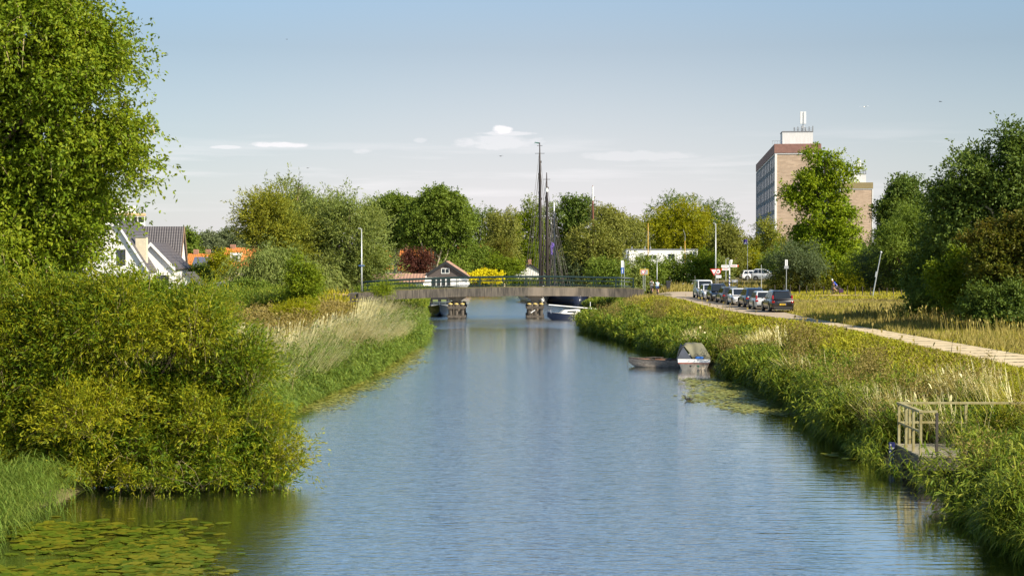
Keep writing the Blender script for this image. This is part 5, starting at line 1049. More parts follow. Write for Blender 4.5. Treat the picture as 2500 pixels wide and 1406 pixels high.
# ================================================================ cars
m_tyre = mat('tyre_rubber', (.015, .015, .016), .85); m_rim = mat('alloy_rim', (.35, .35, .36), .35, metal=.7)
m_cglass = mat('car_glass', (.018, .022, .026), .05, spec=.9); m_red = mat('tail_lamp_red', (.26, .012, .01), .2); m_head = mat('head_lamp_glass', (.55, .57, .58), .12, metal=.3)
m_plate = mat('yellow_plate', (.80, .52, .03), .5); m_blue = mat('plate_blue', (.02, .06, .35), .5); m_trimb = mat('black_plastic', (.02, .02, .02), .6)
m_chrome = mat('bright_trim', (.65, .65, .66), .2, metal=.9)
def paint(n, c): return mat(n, c, .35, coat=1.0, spec=.5)
def car(name, label, paintm, L, Wd, Hh, kind, x, y, rot, z, group='cars parked in a row beside the road', light='red', chrome=False, plate=True, mast=None):
    t = thing(name, label, 'car' if kind != 'van' else 'van', (x, y, z), rot, group)
    w = Wd/2; gc = .20 if kind in ('suv', 'van') else .15; wr = .35 if kind == 'suv' else .31; belt = {'suv': .60, 'hatch': .60, 'wagon': .60, 'van': .55}[kind]*Hh
    hood = belt*.94; f = L/2
    # lower body stations: y, bottom, top, half-width
    st = [(-f, gc+.22, belt*.80, w*.80), (-f+.08, gc+.08, belt*.95, w*.92), (-f+.35, gc, belt, w*.985), (-f*.5, gc, belt, w), (0, gc, belt*.99, w), (f*.35, gc, belt*.97, w), (f*.62, gc, hood*.93, w*.985), (f-.35, gc, hood*.82, w*.95), (f-.10, gc+.05, hood*.70, w*.86), (f, gc+.16, hood*.58, w*.74)]
    vs = []; fs = []; K = 10
    for (yy, zb, zt, hw) in st:
        h_ = zt-zb; pr = [(-hw*.88, zb), (-hw*.985, zb+h_*.18), (-hw, zb+h_*.5), (-hw*.985, zb+h_*.80), (-hw*.90, zt), (hw*.90, zt), (hw*.985, zb+h_*.80), (hw, zb+h_*.5), (hw*.985, zb+h_*.18), (hw*.88, zb)]
        vs += [(a, yy, b_) for a, b_ in pr]
    for i in range(len(st)-1):
        for k in range(K): fs.append((i*K+k, i*K+(k+1) % K, (i+1)*K+(k+1) % K, (i+1)*K+k))
    fs += [tuple(range(K)), tuple((len(st)-1)*K+k for k in reversed(range(K)))]
    m = MB(); m.add(vs, fs)
    # greenhouse frustum
    rear = {'suv': (.10, .55), 'hatch': (.12, .55), 'wagon': (.10, .45), 'van': (.04, .12)}[kind]; frt = {'suv': (f*.58, f*.10), 'hatch': (f*.60, f*.05), 'wagon': (f*.56, f*.08), 'van': (f*.78, f*.36)}[kind]
    yb0, yb1, yt0, yt1 = -f+rear[0], frt[0], -f+rear[1], frt[1]; wb = w*.91; wt = w*.70 if kind != 'van' else w*.80; zb = belt-.03; zt = Hh
    B4 = [Vector((-wb, yb0, zb)), Vector((wb, yb0, zb)), Vector((wb, yb1, zb)), Vector((-wb, yb1, zb))]; T4 = [Vector((-wt, yt0, zt-.05)), Vector((wt, yt0, zt-.05)), Vector((wt, yt1, zt-.04)), Vector((-wt, yt1, zt-.04))]
    C4 = [Vector((-wt*.8, yt0+.18, zt)), Vector((wt*.8, yt0+.18, zt)), Vector((wt*.8, yt1-.12, zt)), Vector((-wt*.8, yt1-.12, zt))]
    m.add(B4+T4+C4, [(0, 3, 2, 1), (0, 1, 5, 4), (1, 2, 6, 5), (2, 3, 7, 6), (3, 0, 4, 7), (4, 5, 9, 8), (5, 6, 10, 9), (6, 7, 11, 10), (7, 4, 8, 11), (8, 9, 10, 11)])
    m.build('body', paintm, t, bevel=.035, smooth=True)
    def panel(q, u0, u1, v0, v1, nm, mt, off=.012, th=.01):
        """glass panel on quad q = bottom-left, bottom-right, top-right, top-left"""
        pt = lambda u, v: q[0].lerp(q[1], u).lerp(q[3].lerp(q[2], u), v); nrm = (q[1]-q[0]).cross(q[3]-q[0]).normalized(); cs = [pt(u0, v0), pt(u1, v0), pt(u1, v1), pt(u0, v1)]
        return MB().add([c+nrm*off for c in cs]+[c-nrm*th for c in cs], [(0, 1, 2, 3), (7, 6, 5, 4), (0, 4, 5, 1), (1, 5, 6, 2), (2, 6, 7, 3), (3, 7, 4, 0)]).build(nm, mt, t)
    if kind != 'van': panel([B4[0], B4[1], T4[1], T4[0]], .10, .90, .16, .90, 'rear_window', m_cglass)
    else: panel([B4[0], B4[1], T4[1], T4[0]], .12, .88, .30, .85, 'rear_window', m_cglass)
    panel([B4[2], B4[3], T4[3], T4[2]], .07, .93, .08, .93, 'windscreen', m_cglass)
    for q in ([B4[1], B4[2], T4[2], T4[1]], [B4[3], B4[0], T4[0], T4[3]]):
        flip = q[0] is B4[3]
        segs = [(.06, .30), (.33, .60), (.63, .93)] if kind in ('suv', 'wagon') else [(.08, .32), (.36, .62), (.65, .92)]
        if kind == 'van': segs = [(.66, .94)]
        for a, b_ in segs:
            if flip: a, b_ = 1-b_, 1-a
            panel(q, a, b_, .14, .88, 'side_window', m_cglass)
    for sx in (-1, 1):
        for yy in (-f*.60, f*.64):
            wx = sx*(w-.10); wh = MB().tube([(wx-.11, yy, wr), (wx+.11+.005*sx, yy, wr)], wr, 18).build('wheel', m_tyre, t, bevel=.015)
            MB().tube([(wx+sx*.112, yy, wr), (wx+sx*.125, yy, wr)], wr*.66, 14).build('rim', m_rim, wh)
            MB().tube([(sx*(w-.16), yy, wr+.03), (sx*(w+.004), yy, wr+.03)], wr+.07, 18).build('wheel_arch', m_trimb, t)
        # lamps
        if light == 'tall': MB().boxc((sx*w*.80, -f+.10+.10, belt*1.02), (.14, .12, Hh*.34), 0, ('X', -.22)).build('tail_lamp', m_red, t, bevel=.02)
        MB().boxc((sx*w*.80, -f+.05, belt*.80), (.24, .12, .15), 0).build('tail_lamp', m_red, t, bevel=.02)
        MB().boxc((sx*w*.74, f-.10, hood*.62), (.34, .16, .13), -sx*.35).build('headlight', m_head, t, bevel=.02)
        MB().boxc((sx*(w+.07), f*.44, belt+.05), (.16, .12, .12)).build('mirror', paintm, t, bevel=.03)
    MB().box(-w*.78, w*.78, -f-.025, -f+.1, gc+.06, gc+.24).build('bumper', m_trimb, t, bevel=.02); MB().box(-w*.70, w*.70, f-.08, f+.02, gc+.06, gc+.2).build('bumper', m_trimb, t, bevel=.02)
    MB().box(-w*.34, w*.34, f-.06, f+.012, hood*.56, hood*.66).build('grille', m_trimb, t)
    if plate:
        for yy, dz in ((-f-.03, belt*.62), (f+.024, gc+.22)):
            p = MB().boxc((0, yy, dz), (.52, .012, .12)).build('number_plate', m_plate, t); s_ = -1 if yy < 0 else 1
            MB().boxc((-.235*(-s_)*-1, yy+s_*.007, dz), (.045, .004, .11)).build('plate_band', m_blue, p)
            ch = MB(); [ch.boxc((-.15+i*.062, yy+s_*.007, dz), (.035, .004, .07)) for i in range(6)]; ch.build('plate_characters', m_trimb, p)
    if chrome: MB().box(-w*.45, w*.45, -f-.02, -f+.06, belt*.78, belt*.81).build('chrome_strip', m_chrome, t); MB().box(-w*.6, w*.6, -f-.04, -f+.05, gc-.02, gc+.04).build('skid_plate', m_chrome, t)
    if kind in ('suv', 'wagon'):
        for sx in (-1, 1): MB().tube([(sx*wt*.92, yt0+.1, zt+.02), (sx*wt*.95, 0, zt+.06), (sx*wt*.92, yt1-.1, zt+.02)], .018, 6).build('roof_rail', m_chrome, t)
    return t
p_black = paint('black_paint', (.008, .006, .006)); p_silver = paint('silver_paint', (.55, .57, .58)); p_dblue = paint('dark_blue_paint', (.012, .03, .075)); p_white = paint('white_car_paint', (.80, .80, .80)); p_dgrey = paint('dark_grey_paint', (.045, .045, .05)); p_navy = paint('black_blue_paint', (.012, .016, .024))
PIh = PI
rows = [('suv', 'dark brown-black SUV seen from behind, nearest of the parked row', p_black, 4.6, 1.89, 1.70, 'suv', 21.2, 124.3, 0, 'tall', True),
 ('hatchback', 'silver-white small hatchback squeezed behind the nearest dark SUV', p_silver, 3.8, 1.68, 1.52, 'hatch', 20.75, 129.7, 0, 'tall', False),
 ('suv', 'dark blue SUV between the silver hatchback and the white hatchback', p_dblue, 4.4, 1.84, 1.66, 'suv', 20.75, 134.8, 0, 'red', False),
 ('hatchback', 'white hatchback facing the camera in the middle of the parked row', p_white, 4.2, 1.79, 1.47, 'hatch', 20.55, 140.8, PIh, 'red', False),
 ('station_wagon', 'dark grey station wagon seen from behind, beyond the white hatchback', p_dgrey, 4.6, 1.80, 1.50, 'wagon', 20.3, 146.4, 0, 'red', False),
 ('suv', 'black SUV facing the camera, third from the far end of the parked row', p_navy, 4.4, 1.82, 1.66, 'suv', 20.1, 151.8, PIh, 'red', False),
 ('hatchback', 'white small car facing the camera in front of the white van', p_white, 4.0, 1.72, 1.52, 'hatch', 19.9, 157.0, PIh, 'red', False),
 ('small_van', 'white small van at the far end of the parked row', p_white, 4.4, 1.80, 1.86, 'van', 20.0, 162.4, PIh, 'red', False)]
for nm, lab, pm, L, Wd, Hh, kd, x, y, rot, lt, ch in rows:
    car(nm, lab, pm, L, Wd, Hh, kd, x, y, rot + .02, gz1(x, y)+.035, light=lt, chrome=ch)
g = P(1845, 0, 238); car('station_wagon', 'white estate car in side view parked behind the dry grass', p_white, 4.5, 1.78, 1.45, 'wagon', g.x, 238, -PI/2+.1, gz1(g.x, 238)+.02, group='white cars parked beyond the dry grass')
g = P(1872, 0, 234); car('hatchback', 'white car with a rounded roof parked behind the white estate car', p_white, 4.2, 1.78, 1.75, 'hatch', g.x, 234, -PI/2-.5, gz1(g.x, 234)+.02, group='white cars parked beyond the dry grass')
# ================================================================ people on bicycles
m_skin = mat('skin', (.48, .27, .18), .6); m_hair = mat('dark_hair', (.03, .02, .015), .7)
def skin(name, pts, edges, rad, m, parent, sub=2):
    me = bpy.data.meshes.new(name); me.from_pydata(pts, edges, []); me.update(); me.materials.append(m)
    o = bpy.data.objects.new(name, me); C.objects.link(o); o.parent = parent
    md = o.modifiers.new('skin', 'SKIN'); md.use_smooth_shade = True
    for i, v in enumerate(me.skin_vertices[0].data):
        r = rad[i]; v.radius = (r, r) if isinstance(r, (int, float)) else r; v.use_root = (i == 0)
    s = o.modifiers.new('sub', 'SUBSURF'); s.levels = sub; s.render_levels = sub
    return o
def bicycle(label, loc, rot, frame_col, group=None):
    """faces local +Y"""
    t = thing('bicycle', label, 'bicycle', loc, rot, group); fm = mat('bike_'+frame_col[0], frame_col[1], .4); r = .34
    for yy in (-.54, .54):
        w = MB(); n = 28; pts = [(0, yy+r*math.cos(2*PI*i/n), r+r*math.sin(2*PI*i/n)) for i in range(n+1)]; w.tube(pts, .022, 6, caps=False); o = w.build('wheel', m_tyre, t)
        sp = MB(); [sp.tube([(0, yy, r), (0, yy+(r-.02)*math.cos(a), r+(r-.02)*math.sin(a))], .003, 3) for a in np.arange(0, 2*PI, PI/7)]; sp.tube([(-.05, yy, r), (.05, yy, r)], .025, 8); sp.build('spokes', m_grey, o)
    fr = MB(); bb = (0, -.06, .30); st = (0, -.22, .86); hd = (0, .36, .92); hb = (0, .40, .74)
    for a, b_ in ((bb, st), (bb, hb), (st, hd), (hb, hd), (hb, (0, .54, .34)), (bb, (0, -.54, .34)), ((0, -.19, .78), (0, -.54, .34))): fr.tube([a, b_], .018, 6)
    fr.tube([hd, (0, .34, 1.04)], .014, 6); fr.build('frame', fm, t)
    MB().tube([(-.28, .22, 1.04), (-.2, .33, 1.06), (.2, .33, 1.06), (.28, .22, 1.04)], .013, 6).build('handlebar', m_grey, t)
    MB().prism([(-.11, -.34), (.11, -.34), (.03, -.06), (-.03, -.06)], 'z', .90, .95).build('saddle', m_trimb, t, bevel=.015)
    ck = MB(); ck.tube([(-.12, -.06, .30), (.12, -.06, .30)], .012, 6); ck.tube([(.09, -.06, .30), (.09, .05, .18)], .01, 5); ck.tube([(-.09, -.06, .30), (-.09, -.17, .42)], .01, 5); ck.boxc((.14, .05, .18), (.1, .07, .02)); ck.boxc((-.14, -.17, .42), (.1, .07, .02)); ck.build('crank', m_trimb, t)
    rk = MB(); rk.box(-.06, .06, -.72, -.28, .73, .75); rk.tube([(0, -.7, .74), (0, -.54, .34)], .008, 4); rk.build('luggage_rack', m_grey, t)
    return t
def rider(label, loc, rot, shirt, trousers, hairm, hat=None, lean=.12, pack=None, group=None):
    t = thing('person', label, 'person', loc, rot, group)
    hip = (0, -.22, .98); wa = (0, -.17+lean*.25, 1.15); ch_ = (0, -.12+lean*.9, 1.36); nk = (0, -.10+lean*1.25, 1.50); hd0 = (0, -.07+lean*1.4, 1.58); hd1 = (0, -.05+lean*1.45, 1.68); hd2 = (0, -.06+lean*1.4, 1.76)
    pts = [hip, wa, ch_, nk, hd0, hd1, hd2]; rad = [(.16, .12), (.14, .105), (.165, .115), .058, .075, .095, .065]; ed = [(0, 1), (1, 2), (2, 3), (3, 4), (4, 5), (5, 6)]
    def add(p, r, to): pts.append(p); rad.append(r); ed.append((to, len(pts)-1)); return len(pts)-1
    for s in (-1, 1):
        sh = add((s*.17, ch_[1], 1.42), .062, 2); el = add((s*.25, ch_[1]+.12, 1.20), .043, sh); wr_ = add((s*.26, .16, 1.09), .030, el); hn = add((s*.265, .22, 1.06), .036, wr_); add((s*.25, .27, 1.045), .020, hn)
        foot = (s*.13, .06, .21) if s > 0 else (s*.13, -.17, .44); kn = (s*.13, .22, .66) if s > 0 else (s*.13, .24, .80)
        hp = add((s*.10, -.20, .93), .098, 0); k_ = add(kn, .062, hp); an = add((foot[0], foot[1]-.05, foot[2]+.06), .040, k_); add((foot[0], foot[1]+.13, foot[2]+.02), .034, an)
    body = skin('body', pts, ed, rad, m_skin, t)
    skin('shirt', [wa, ch_, (0, nk[1]-.02, 1.47), (.17, ch_[1], 1.42), (.215, ch_[1]+.07, 1.30), (-.17, ch_[1], 1.42), (-.215, ch_[1]+.07, 1.30), (0, -.2, 1.03)], [(0, 1), (1, 2), (1, 3), (3, 4), (1, 5), (5, 6), (0, 7)], [(.16, .125), (.185, .135), .075, .078, .066, .078, .066, (.165, .135)], shirt, t)
    skin('trousers', [(0, -.22, .97), (.10, -.20, .92), (.13, .12, .72), (-.10, -.20, .92), (-.13, .14, .82)], [(0, 1), (1, 2), (0, 3), (3, 4)], [(.175, .14), .113, .082, .113, .082], trousers, t)
    MB().lathe([(.02, .10), (.07, .085), (.10, .04), (.105, -.02), (.09, -.08), (.05, -.10)], (hd1[0], hd1[1]-.018, hd1[2]+.02), 12).build('hair' if hat is None else 'hat', hairm if hat is None else hat, t, smooth=True)
    sh = MB()
    for s in (-1, 1):
        foot = (s*.13, .06, .21) if s > 0 else (s*.13, -.17, .44); sh.boxc((foot[0], foot[1]+.04, foot[2]+.005), (.09, .26, .08))
    sh.build('shoes', m_trimb, t, bevel=.03)
    if pack: MB().boxc((0, ch_[1]-.22, 1.30), (.30, .16, .42)).build('backpack', pack, t, bevel=.05)
    return t
sh_white = mat('white_shirt', (.70, .72, .72), .8, var=.1, scale=12); sh_lb = mat('light_blue_shirt', (.50, .68, .74), .8); sh_blue = mat('blue_shirt', (.01, .07, .45), .8); tr_navy = mat('navy_shorts', (.02, .05, .15), .8); tr_dark = mat('dark_trousers', (.04, .04, .05), .8); tr_grey = mat('grey_trousers', (.10, .10, .11), .8)
gx = G(1594, 712, 1.9); zr = gz1(gx.x, 186)+.035
gx = P(1596, 0, 186).x; gx2 = P(1607, 0, 184).x
bicycle('dark bicycle of the left one of the two riders', (gx, 188, zr), -.05, ('dark', (.03, .03, .035))); rider('person in a grey and white top with backpack cycling away, left of the pair', (gx, 188, zr), -.05, sh_white, tr_dark, m_hair, pack=mat('backpack_grey', (.12, .12, .12), .8))
bicycle('dark bicycle with a red rear mudguard of the rider in light blue', (gx2, 184.5, zr), -.05, ('red', (.30, .03, .02))); rider('person in a light blue shirt cycling away, right of the pair', (gx2, 184.5, zr), -.05, sh_lb, tr_navy, m_hair)
bx_ = P(2042, 0, 173); zb_ = P(0, 720.5, 173).z
bicycle('dark touring bicycle with a purple pannier riding along the field', (bx_.x, 173, zb_), PI/2+.08, ('grey', (.06, .06, .07))); rider('person in a bright blue top and white cap cycling left along the field', (bx_.x, 173, zb_), PI/2+.08, sh_blue, tr_grey, m_hair, hat=m_white, lean=.28)
pn = thing('pannier', 'dark purple pannier bag on the lone cyclist\'s bicycle', 'bag', (bx_.x+.62, 172.86, zb_+.48)); MB().boxc((0, 0, 0), (.52, .18, .42), 0).build('bag', mat('purple_cloth', (.06, .02, .07), .8), pn, bevel=.06)
MB().boxc((0, -.095, .14), (.40, .02, .05)).build('strap', m_trimb, pn)
# ================================================================ street furniture
m_post = mat('lamp_post_grey', (.50, .52, .52), .4, metal=.4); m_bolt = mat('sign_back', (.42, .43, .43), .5, metal=.5)
def lamp(label, px, ptop, pbase, D, arm=-1, r=.07, band=None, tilt=0.0, armlen=.8):
    b0 = P(px, pbase, D); tp = P(px, ptop, D); h = tp.z-b0.z; t = thing('lamp_post', label, 'lamp post', b0)
    t.rotation_euler = (0, tilt, 0)
    MB().tube([(0, 0, -.3), (0, 0, h*.25), (0, 0, h)], [r*1.25, r, r*.6], 10).build('pole', m_post, t, smooth=True)
    a = MB(); a.tube([(0, 0, h-.05), (arm*armlen*.5, 0, h+.03), (arm*armlen, 0, h+.04)], .03, 6); ao = a.build('arm', m_post, t)
    MB().prism([(arm*armlen*.4, -.09), (arm*armlen*1.25, -.07), (arm*armlen*1.25, .07), (arm*armlen*.4, .09)], 'z', h+.0, h+.10).build('lamp_head', m_bolt, t, bevel=.02)
    if band: MB().box(-band[1], band[1], -.1, -.075, band[0]-.06, band[0]+.06).build('sign_board', mat('street_sign_blue', (.05, .10, .25), .5), t)
    return t
lamp('tall slim lamp post with a small blue crossboard at the left end of the bridge', 883, 559, 704, 154, arm=-1, band=(2.25, .30), armlen=.28)
lamp('tallest lamp post, carrying the red-edged road signs at the junction', 1747, 546, 700, 196, arm=-1, r=.08, armlen=.3)
lamp('short lamp post left of the triangular sign behind the bridge end', 1542, 634, 690, 235, arm=1, r=.05, armlen=.4)
lamp('short lamp post directly behind the two cyclists', 1604, 635, 705, 200, arm=1, r=.05, armlen=.35)
lamp('short lamp post seen behind the direction signpost', 1772, 632, 700, 225, arm=1, r=.05, armlen=.35)
q0 = P(2131, 720, 166); q1 = P(2151, 617, 166); hh = (q1-q0).length
t = thing('lamp_post', 'grey lamp post leaning clearly to the right beside the cycle path', 'lamp post', q0); t.rotation_euler = (0, math.atan2(q1.x-q0.x, q1.z-q0.z), 0)
MB().tube([(0, 0, -.3), (0, 0, hh)], [.07, .045], 8).build('pole', m_post, t); MB().lathe([(.03, -.05), (.10, 0), (.11, .08), (.05, .14), (.01, .15)], (0, 0, hh), 10).build('lamp_head', m_trim, t); MB().box(-.16, -.05, -.06, .06, hh*.42, hh*.55).build('control_box', m_post, t)
m_sred = mat('sign_red', (.60, .03, .03), .4); m_swhite = mat('sign_white', (.82, .82, .82), .4); m_sblue = mat('sign_blue', (.02, .12, .50), .4)
def flat_poly(pts, y0, y1, nm, m, parent): return MB().prism(pts, 'y', y0, y1).build(nm, m, parent)
def yield_sign(root, x, z, s, y=-.1):
    tri = lambda k: [(x-s*k, z+s*.58*k), (x, z-s*1.15*k), (x+s*k, z+s*.58*k)]
    o = flat_poly(tri(1), y-.02, y, 'give_way_sign', m_sred, root); flat_poly(tri(.66), y-.026, y-.021, 'sign_face', m_swhite, o); return o
c = P(1747, 0, 195.6); zb = P(0, 700, 195.6).z
t = thing('road_sign', 'white and red give-way triangle fixed to the tallest lamp post', 'sign', (c.x, 195.6, zb)); z_ = lambda py, D=195.6: P(0, py, D).z-zb
yield_sign(t, -.12, z_(662), .50); MB().box(-.05, .05, -.1, .15, z_(672), z_(660)).build('bracket', m_bolt, t)
t = thing('road_sign', 'round red-edged car prohibition sign behind the give-way triangle', 'sign', (P(1755, 0, 196.6).x, 196.6, zb)); zc = z_(663)
disc = lambda r, n=24: [(r*math.cos(2*PI*i/n), zc+r*math.sin(2*PI*i/n)) for i in range(n)]
o = flat_poly(disc(.36), -.02, 0, 'disc', m_sred, t); flat_poly(disc(.27), -.026, -.021, 'sign_face', m_swhite, o)
pic = MB(); pic.boxc((0, -.03, zc-.03), (.26, .006, .08)); pic.boxc((0, -.03, zc+.05), (.16, .006, .08)); pic.boxc((-.09, -.03, zc-.1), (.05, .006, .07)); pic.boxc((.09, -.03, zc-.1), (.05, .006, .07)); pic.build('car_symbol', m_black, o)
MB().box(-.30, .42, -.02, 0, z_(679), z_(672)).build('lower_plate', m_swhite, t); MB().tube([(0, .03, -.2), (0, .03, zc+.3)], .03, 8).build('post', m_post, t)
# direction signpost
c = P(1783, 0, 188); zb = gz1(c.x, 188); z_ = lambda py: P(0, py, 188).z-zb
t = thing('direction_signpost', 'blue-and-white striped direction signpost with white arms above the parked cars', 'signpost', (c.x, 188, zb))
mstripe = bpy.data.materials.new('blue_white_bands'); mstripe.use_nodes = True; tt = mstripe.node_tree; bb_ = tt.nodes['Principled BSDF']; co = tt.nodes.new('ShaderNodeTexCoord'); sp = tt.nodes.new('ShaderNodeSeparateXYZ'); tt.links.new(co.outputs['Object'], sp.inputs[0])
fr_ = MATH('GREATER_THAN', MATH('FRACT', MATH('MULTIPLY', MATH('ADD', sp.outputs[2], MATH('MULTIPLY', sp.outputs[0], 1.2, tree=tt), tree=tt), 2.4, tree=tt), tree=tt), .5, tree=tt)
mx = tt.nodes.new('ShaderNodeMix'); mx.data_type = 'RGBA'; tt.links.new(fr_, mx.inputs[0]); mx.inputs[6].default_value = (.8, .8, .8, 1); mx.inputs[7].default_value = (.02, .06, .3, 1); tt.links.new(mx.outputs[2], bb_.inputs['Base Color'])
MB().tube([(0, 0, -.2), (0, 0, 2.2)], .075, 12).build('striped_post', mstripe, t); MB().tube([(0, 0, 2.2), (0, 0, z_(636))], .075, 12).build('white_post', m_swhite, t)
def sarm(x0, x1, py0, py1, y, red):
    o = MB().box(x0, x1, y-.02, y, z_(py1), z_(py0)).build('sign_arm', m_swhite, t)
    tx = MB(); zc = (z_(py0)+z_(py1))/2; rg = np.random.default_rng(int(abs(x0*100)))
    q = min(x0, x1)+.12
    while q < max(x0, x1)-.2: wd = rg.uniform(.05, .11); tx.box(q, q+wd, y-.024, y-.0205, zc-.05, zc+.05); q += wd+.03
    tx.build('lettering', m_sred if red else m_grey, o); return o
sarm(-1.0, -.09, 647, 653, -.1, False); sarm(.09, .92, 646, 652, -.1, True); sarm(-.88, -.09, 654.5, 660, -.1, True); sarm(.09, .36, 634, 640, -.1, False); sarm(.09, .30, 641, 645, -.1, True)
for x, py in ((1.0, 649), (-.95, 657)): flat_poly([(x-.07, z_(py)-.13), (x+.07, z_(py)-.13), (x+.07, z_(py)+.13), (x-.07, z_(py)+.13)], -.13, -.11, 'bicycle_panel', mat('sign_orange_red', (.65, .12, .03), .5), t)
# blue/white information sign at bridge end
c = P(1520.5, 0, 170); zb = P(0, 700, 170).z; z_ = lambda py: P(0, py, 170).z-zb
t = thing('information_sign', 'narrow sign, white above blue with a white figure, at the right end of the bridge', 'sign', (c.x, 170, zb))
MB().box(-.14, .14, -.02, 0, z_(653), z_(636)).build('white_panel', m_swhite, t); MB().box(-.14, .14, -.02, 0, z_(668), z_(653.2)).build('blue_panel', m_sblue, t)
pic = MB(); pic.boxc((0, -.024, z_(657)), (.07, .005, .08)); pic.boxc((0, -.024, z_(661)), (.10, .005, .2)); pic.boxc((-.03, -.024, z_(665.5)), (.03, .005, .16)); pic.boxc((.03, -.024, z_(665.5)), (.03, .005, .16)); pic.build('figure_symbol', m_swhite, t)
MB().tube([(-.08, .03, -.8), (-.08, .03, z_(637))], .025, 6).build('post', m_post, t); MB().tube([(.22, .03, -.8), (.22, .03, z_(640))], .03, 6).build('post', m_post, t)
# triangular sign + yellow framed board
c = P(1571.5, 0, 186); zb = P(0, 708, 186).z; z_ = lambda py: P(0, py, 186).z-zb
t = thing('road_sign', 'white give-way triangle on a slim post left of the two cyclists', 'sign', (c.x, 186, zb)); yield_sign(t, 0, z_(664), .33, -.05); MB().tube([(0, 0, -.3), (0, 0, z_(658))], .03, 8).build('post', m_post, t)
c = P(1574, 0, 192); z2 = lambda py: P(0, py, 192).z-zb
t = thing('road_sign', 'grey board with a yellow frame behind the slim give-way sign', 'sign', (c.x, 192, zb)); MB().box(-.52, .52, -.02, .02, z2(671), z2(657)).build('frame', mat('yellow_frame', (.75, .5, .03), .5), t); MB().box(-.45, .45, -.03, -.021, z2(670), z2(658.5)).build('board', m_bolt, t); MB().tube([(.1, .05, -.3), (.1, .05, z2(653))], .035, 8).build('post', m_post, t)
# tall cycle sign behind the SUV, thin pole
c = P(1922, 0, 168); zb = gz1(c.x, 168); z_ = lambda py: P(0, py, 168).z-zb
t = thing('road_sign', 'back of a tall narrow sign above a square plate behind the dark SUV', 'sign', (c.x, 168, zb)); MB().tube([(0, 0, -.2), (.03, 0, z_(634))], .035, 8).build('post', m_post, t); MB().box(-.13, .15, -.06, -.04, z_(649), z_(634)).build('upper_plate', m_swhite, t); MB().box(-.22, .24, -.06, -.04, z_(656), z_(649.3)).build('lower_plate', m_bolt, t); MB().box(-.02, .03, -.066, -.061, z_(648), z_(635)).build('dark_stripe', m_grey, t)
c = P(1861.5, 0, 172); zb = gz1(c.x, 172); t = thing('thin_pole', 'thin grey pole rising behind the dark blue SUV', 'pole', (c.x, 172, zb)); h = P(0, 646, 172).z-zb; MB().tube([(0, 0, -.2), (-.03, 0, h)], [.045, .03], 8).build('shaft', m_post, t); MB().box(-.06, .06, -.05, .05, 0, .7).build('sleeve', m_post, t)
# wheelie bin
c = P(1633, 0, 190); zb = P(0, 708, 190).z; t = thing('wheelie_bin', 'dark grey wheelie bin standing alone on the grass edge beyond the junction', 'bin', (c.x, 190, zb)); m_bin = mat('bin_plastic', (.035, .037, .04), .5)
MB().add([(-.20, -.20, .06), (.20, -.20, .06), (.20, .22, .06), (-.20, .22, .06), (-.27, -.28, .98), (.27, -.28, .98), (.27, .30, .98), (-.27, .30, .98)], [(0, 3, 2, 1), (4, 5, 6, 7), (0, 1, 5, 4), (1, 2, 6, 5), (2, 3, 7, 6), (3, 0, 4, 7)]).build('body', m_bin, t, bevel=.02)
MB().add([(-.30, -.32, .985), (.30, -.32, .985), (.30, .36, .985), (-.30, .36, .985), (-.26, -.26, 1.07), (.26, -.26, 1.07), (.26, .32, 1.10), (-.26, .32, 1.10)], [(0, 3, 2, 1), (4, 5, 6, 7), (0, 1, 5, 4), (1, 2, 6, 5), (2, 3, 7, 6), (3, 0, 4, 7)]).build('lid', m_bin, t, bevel=.02)
for x in (-.22, .22): MB().tube([(x-.03, .26, .10), (x+.03, .26, .10)], .10, 12).build('wheel', m_tyre, t)
# picnic table / information board by the cars
c = P(1796, 0, 192); zb = P(0, 706, 192).z; t = thing('notice_board', 'low dark notice board on two legs behind the parked cars', 'board', (c.x, 192, zb)); MB().boxc((0, 0, 1.0), (.75, .06, .35), 0, ('X', -.4)).build('panel', m_grey, t)
for x in (-.3, .3): MB().tube([(x, .05, -.2), (x, .05, .95)], .03, 6).build('leg', m_grey, t)
# fence posts
pr0 = thing('fence_post', 'weathered wooden fence post in the dry grass beyond the junction', 'fence post', (0, 0, 0), 0, 'wooden posts of the field fence'); MB().tube([(0, 0, -.3), (0, 0, .95), (0, 0, 1.0)], [.055, .05, .03], 7).build('shaft', m_oldwood, pr0)
rebuild_kids(); first = True
for px in [1700+i*19.5 for i in range(27)]:
    D = float(np.interp(px, [1700, 1850, 1900, 2230], [203, 200, 178, 168])); c = P(px+rr3.uniform(-3, 3), 0, D); o = pr0 if first else copy_tree(pr0); first = False
    k_ = int(round((px-1700)/19.5)); o['label'] = 'weathered wooden fence post, number %s from the left in the field fence' % ('one','two','three','four','five','six','seven','eight','nine','ten','eleven','twelve','thirteen','fourteen','fifteen','sixteen','seventeen','eighteen','nineteen','twenty','twenty-one','twenty-two','twenty-three','twenty-four','twenty-five','twenty-six','twenty-seven')[k_]
    o.location = (c.x, D, gz1(c.x, D)); o.rotation_euler = (rr3.uniform(-.04, .04), rr3.uniform(-.05, .05), rr3.uniform(0, 3))
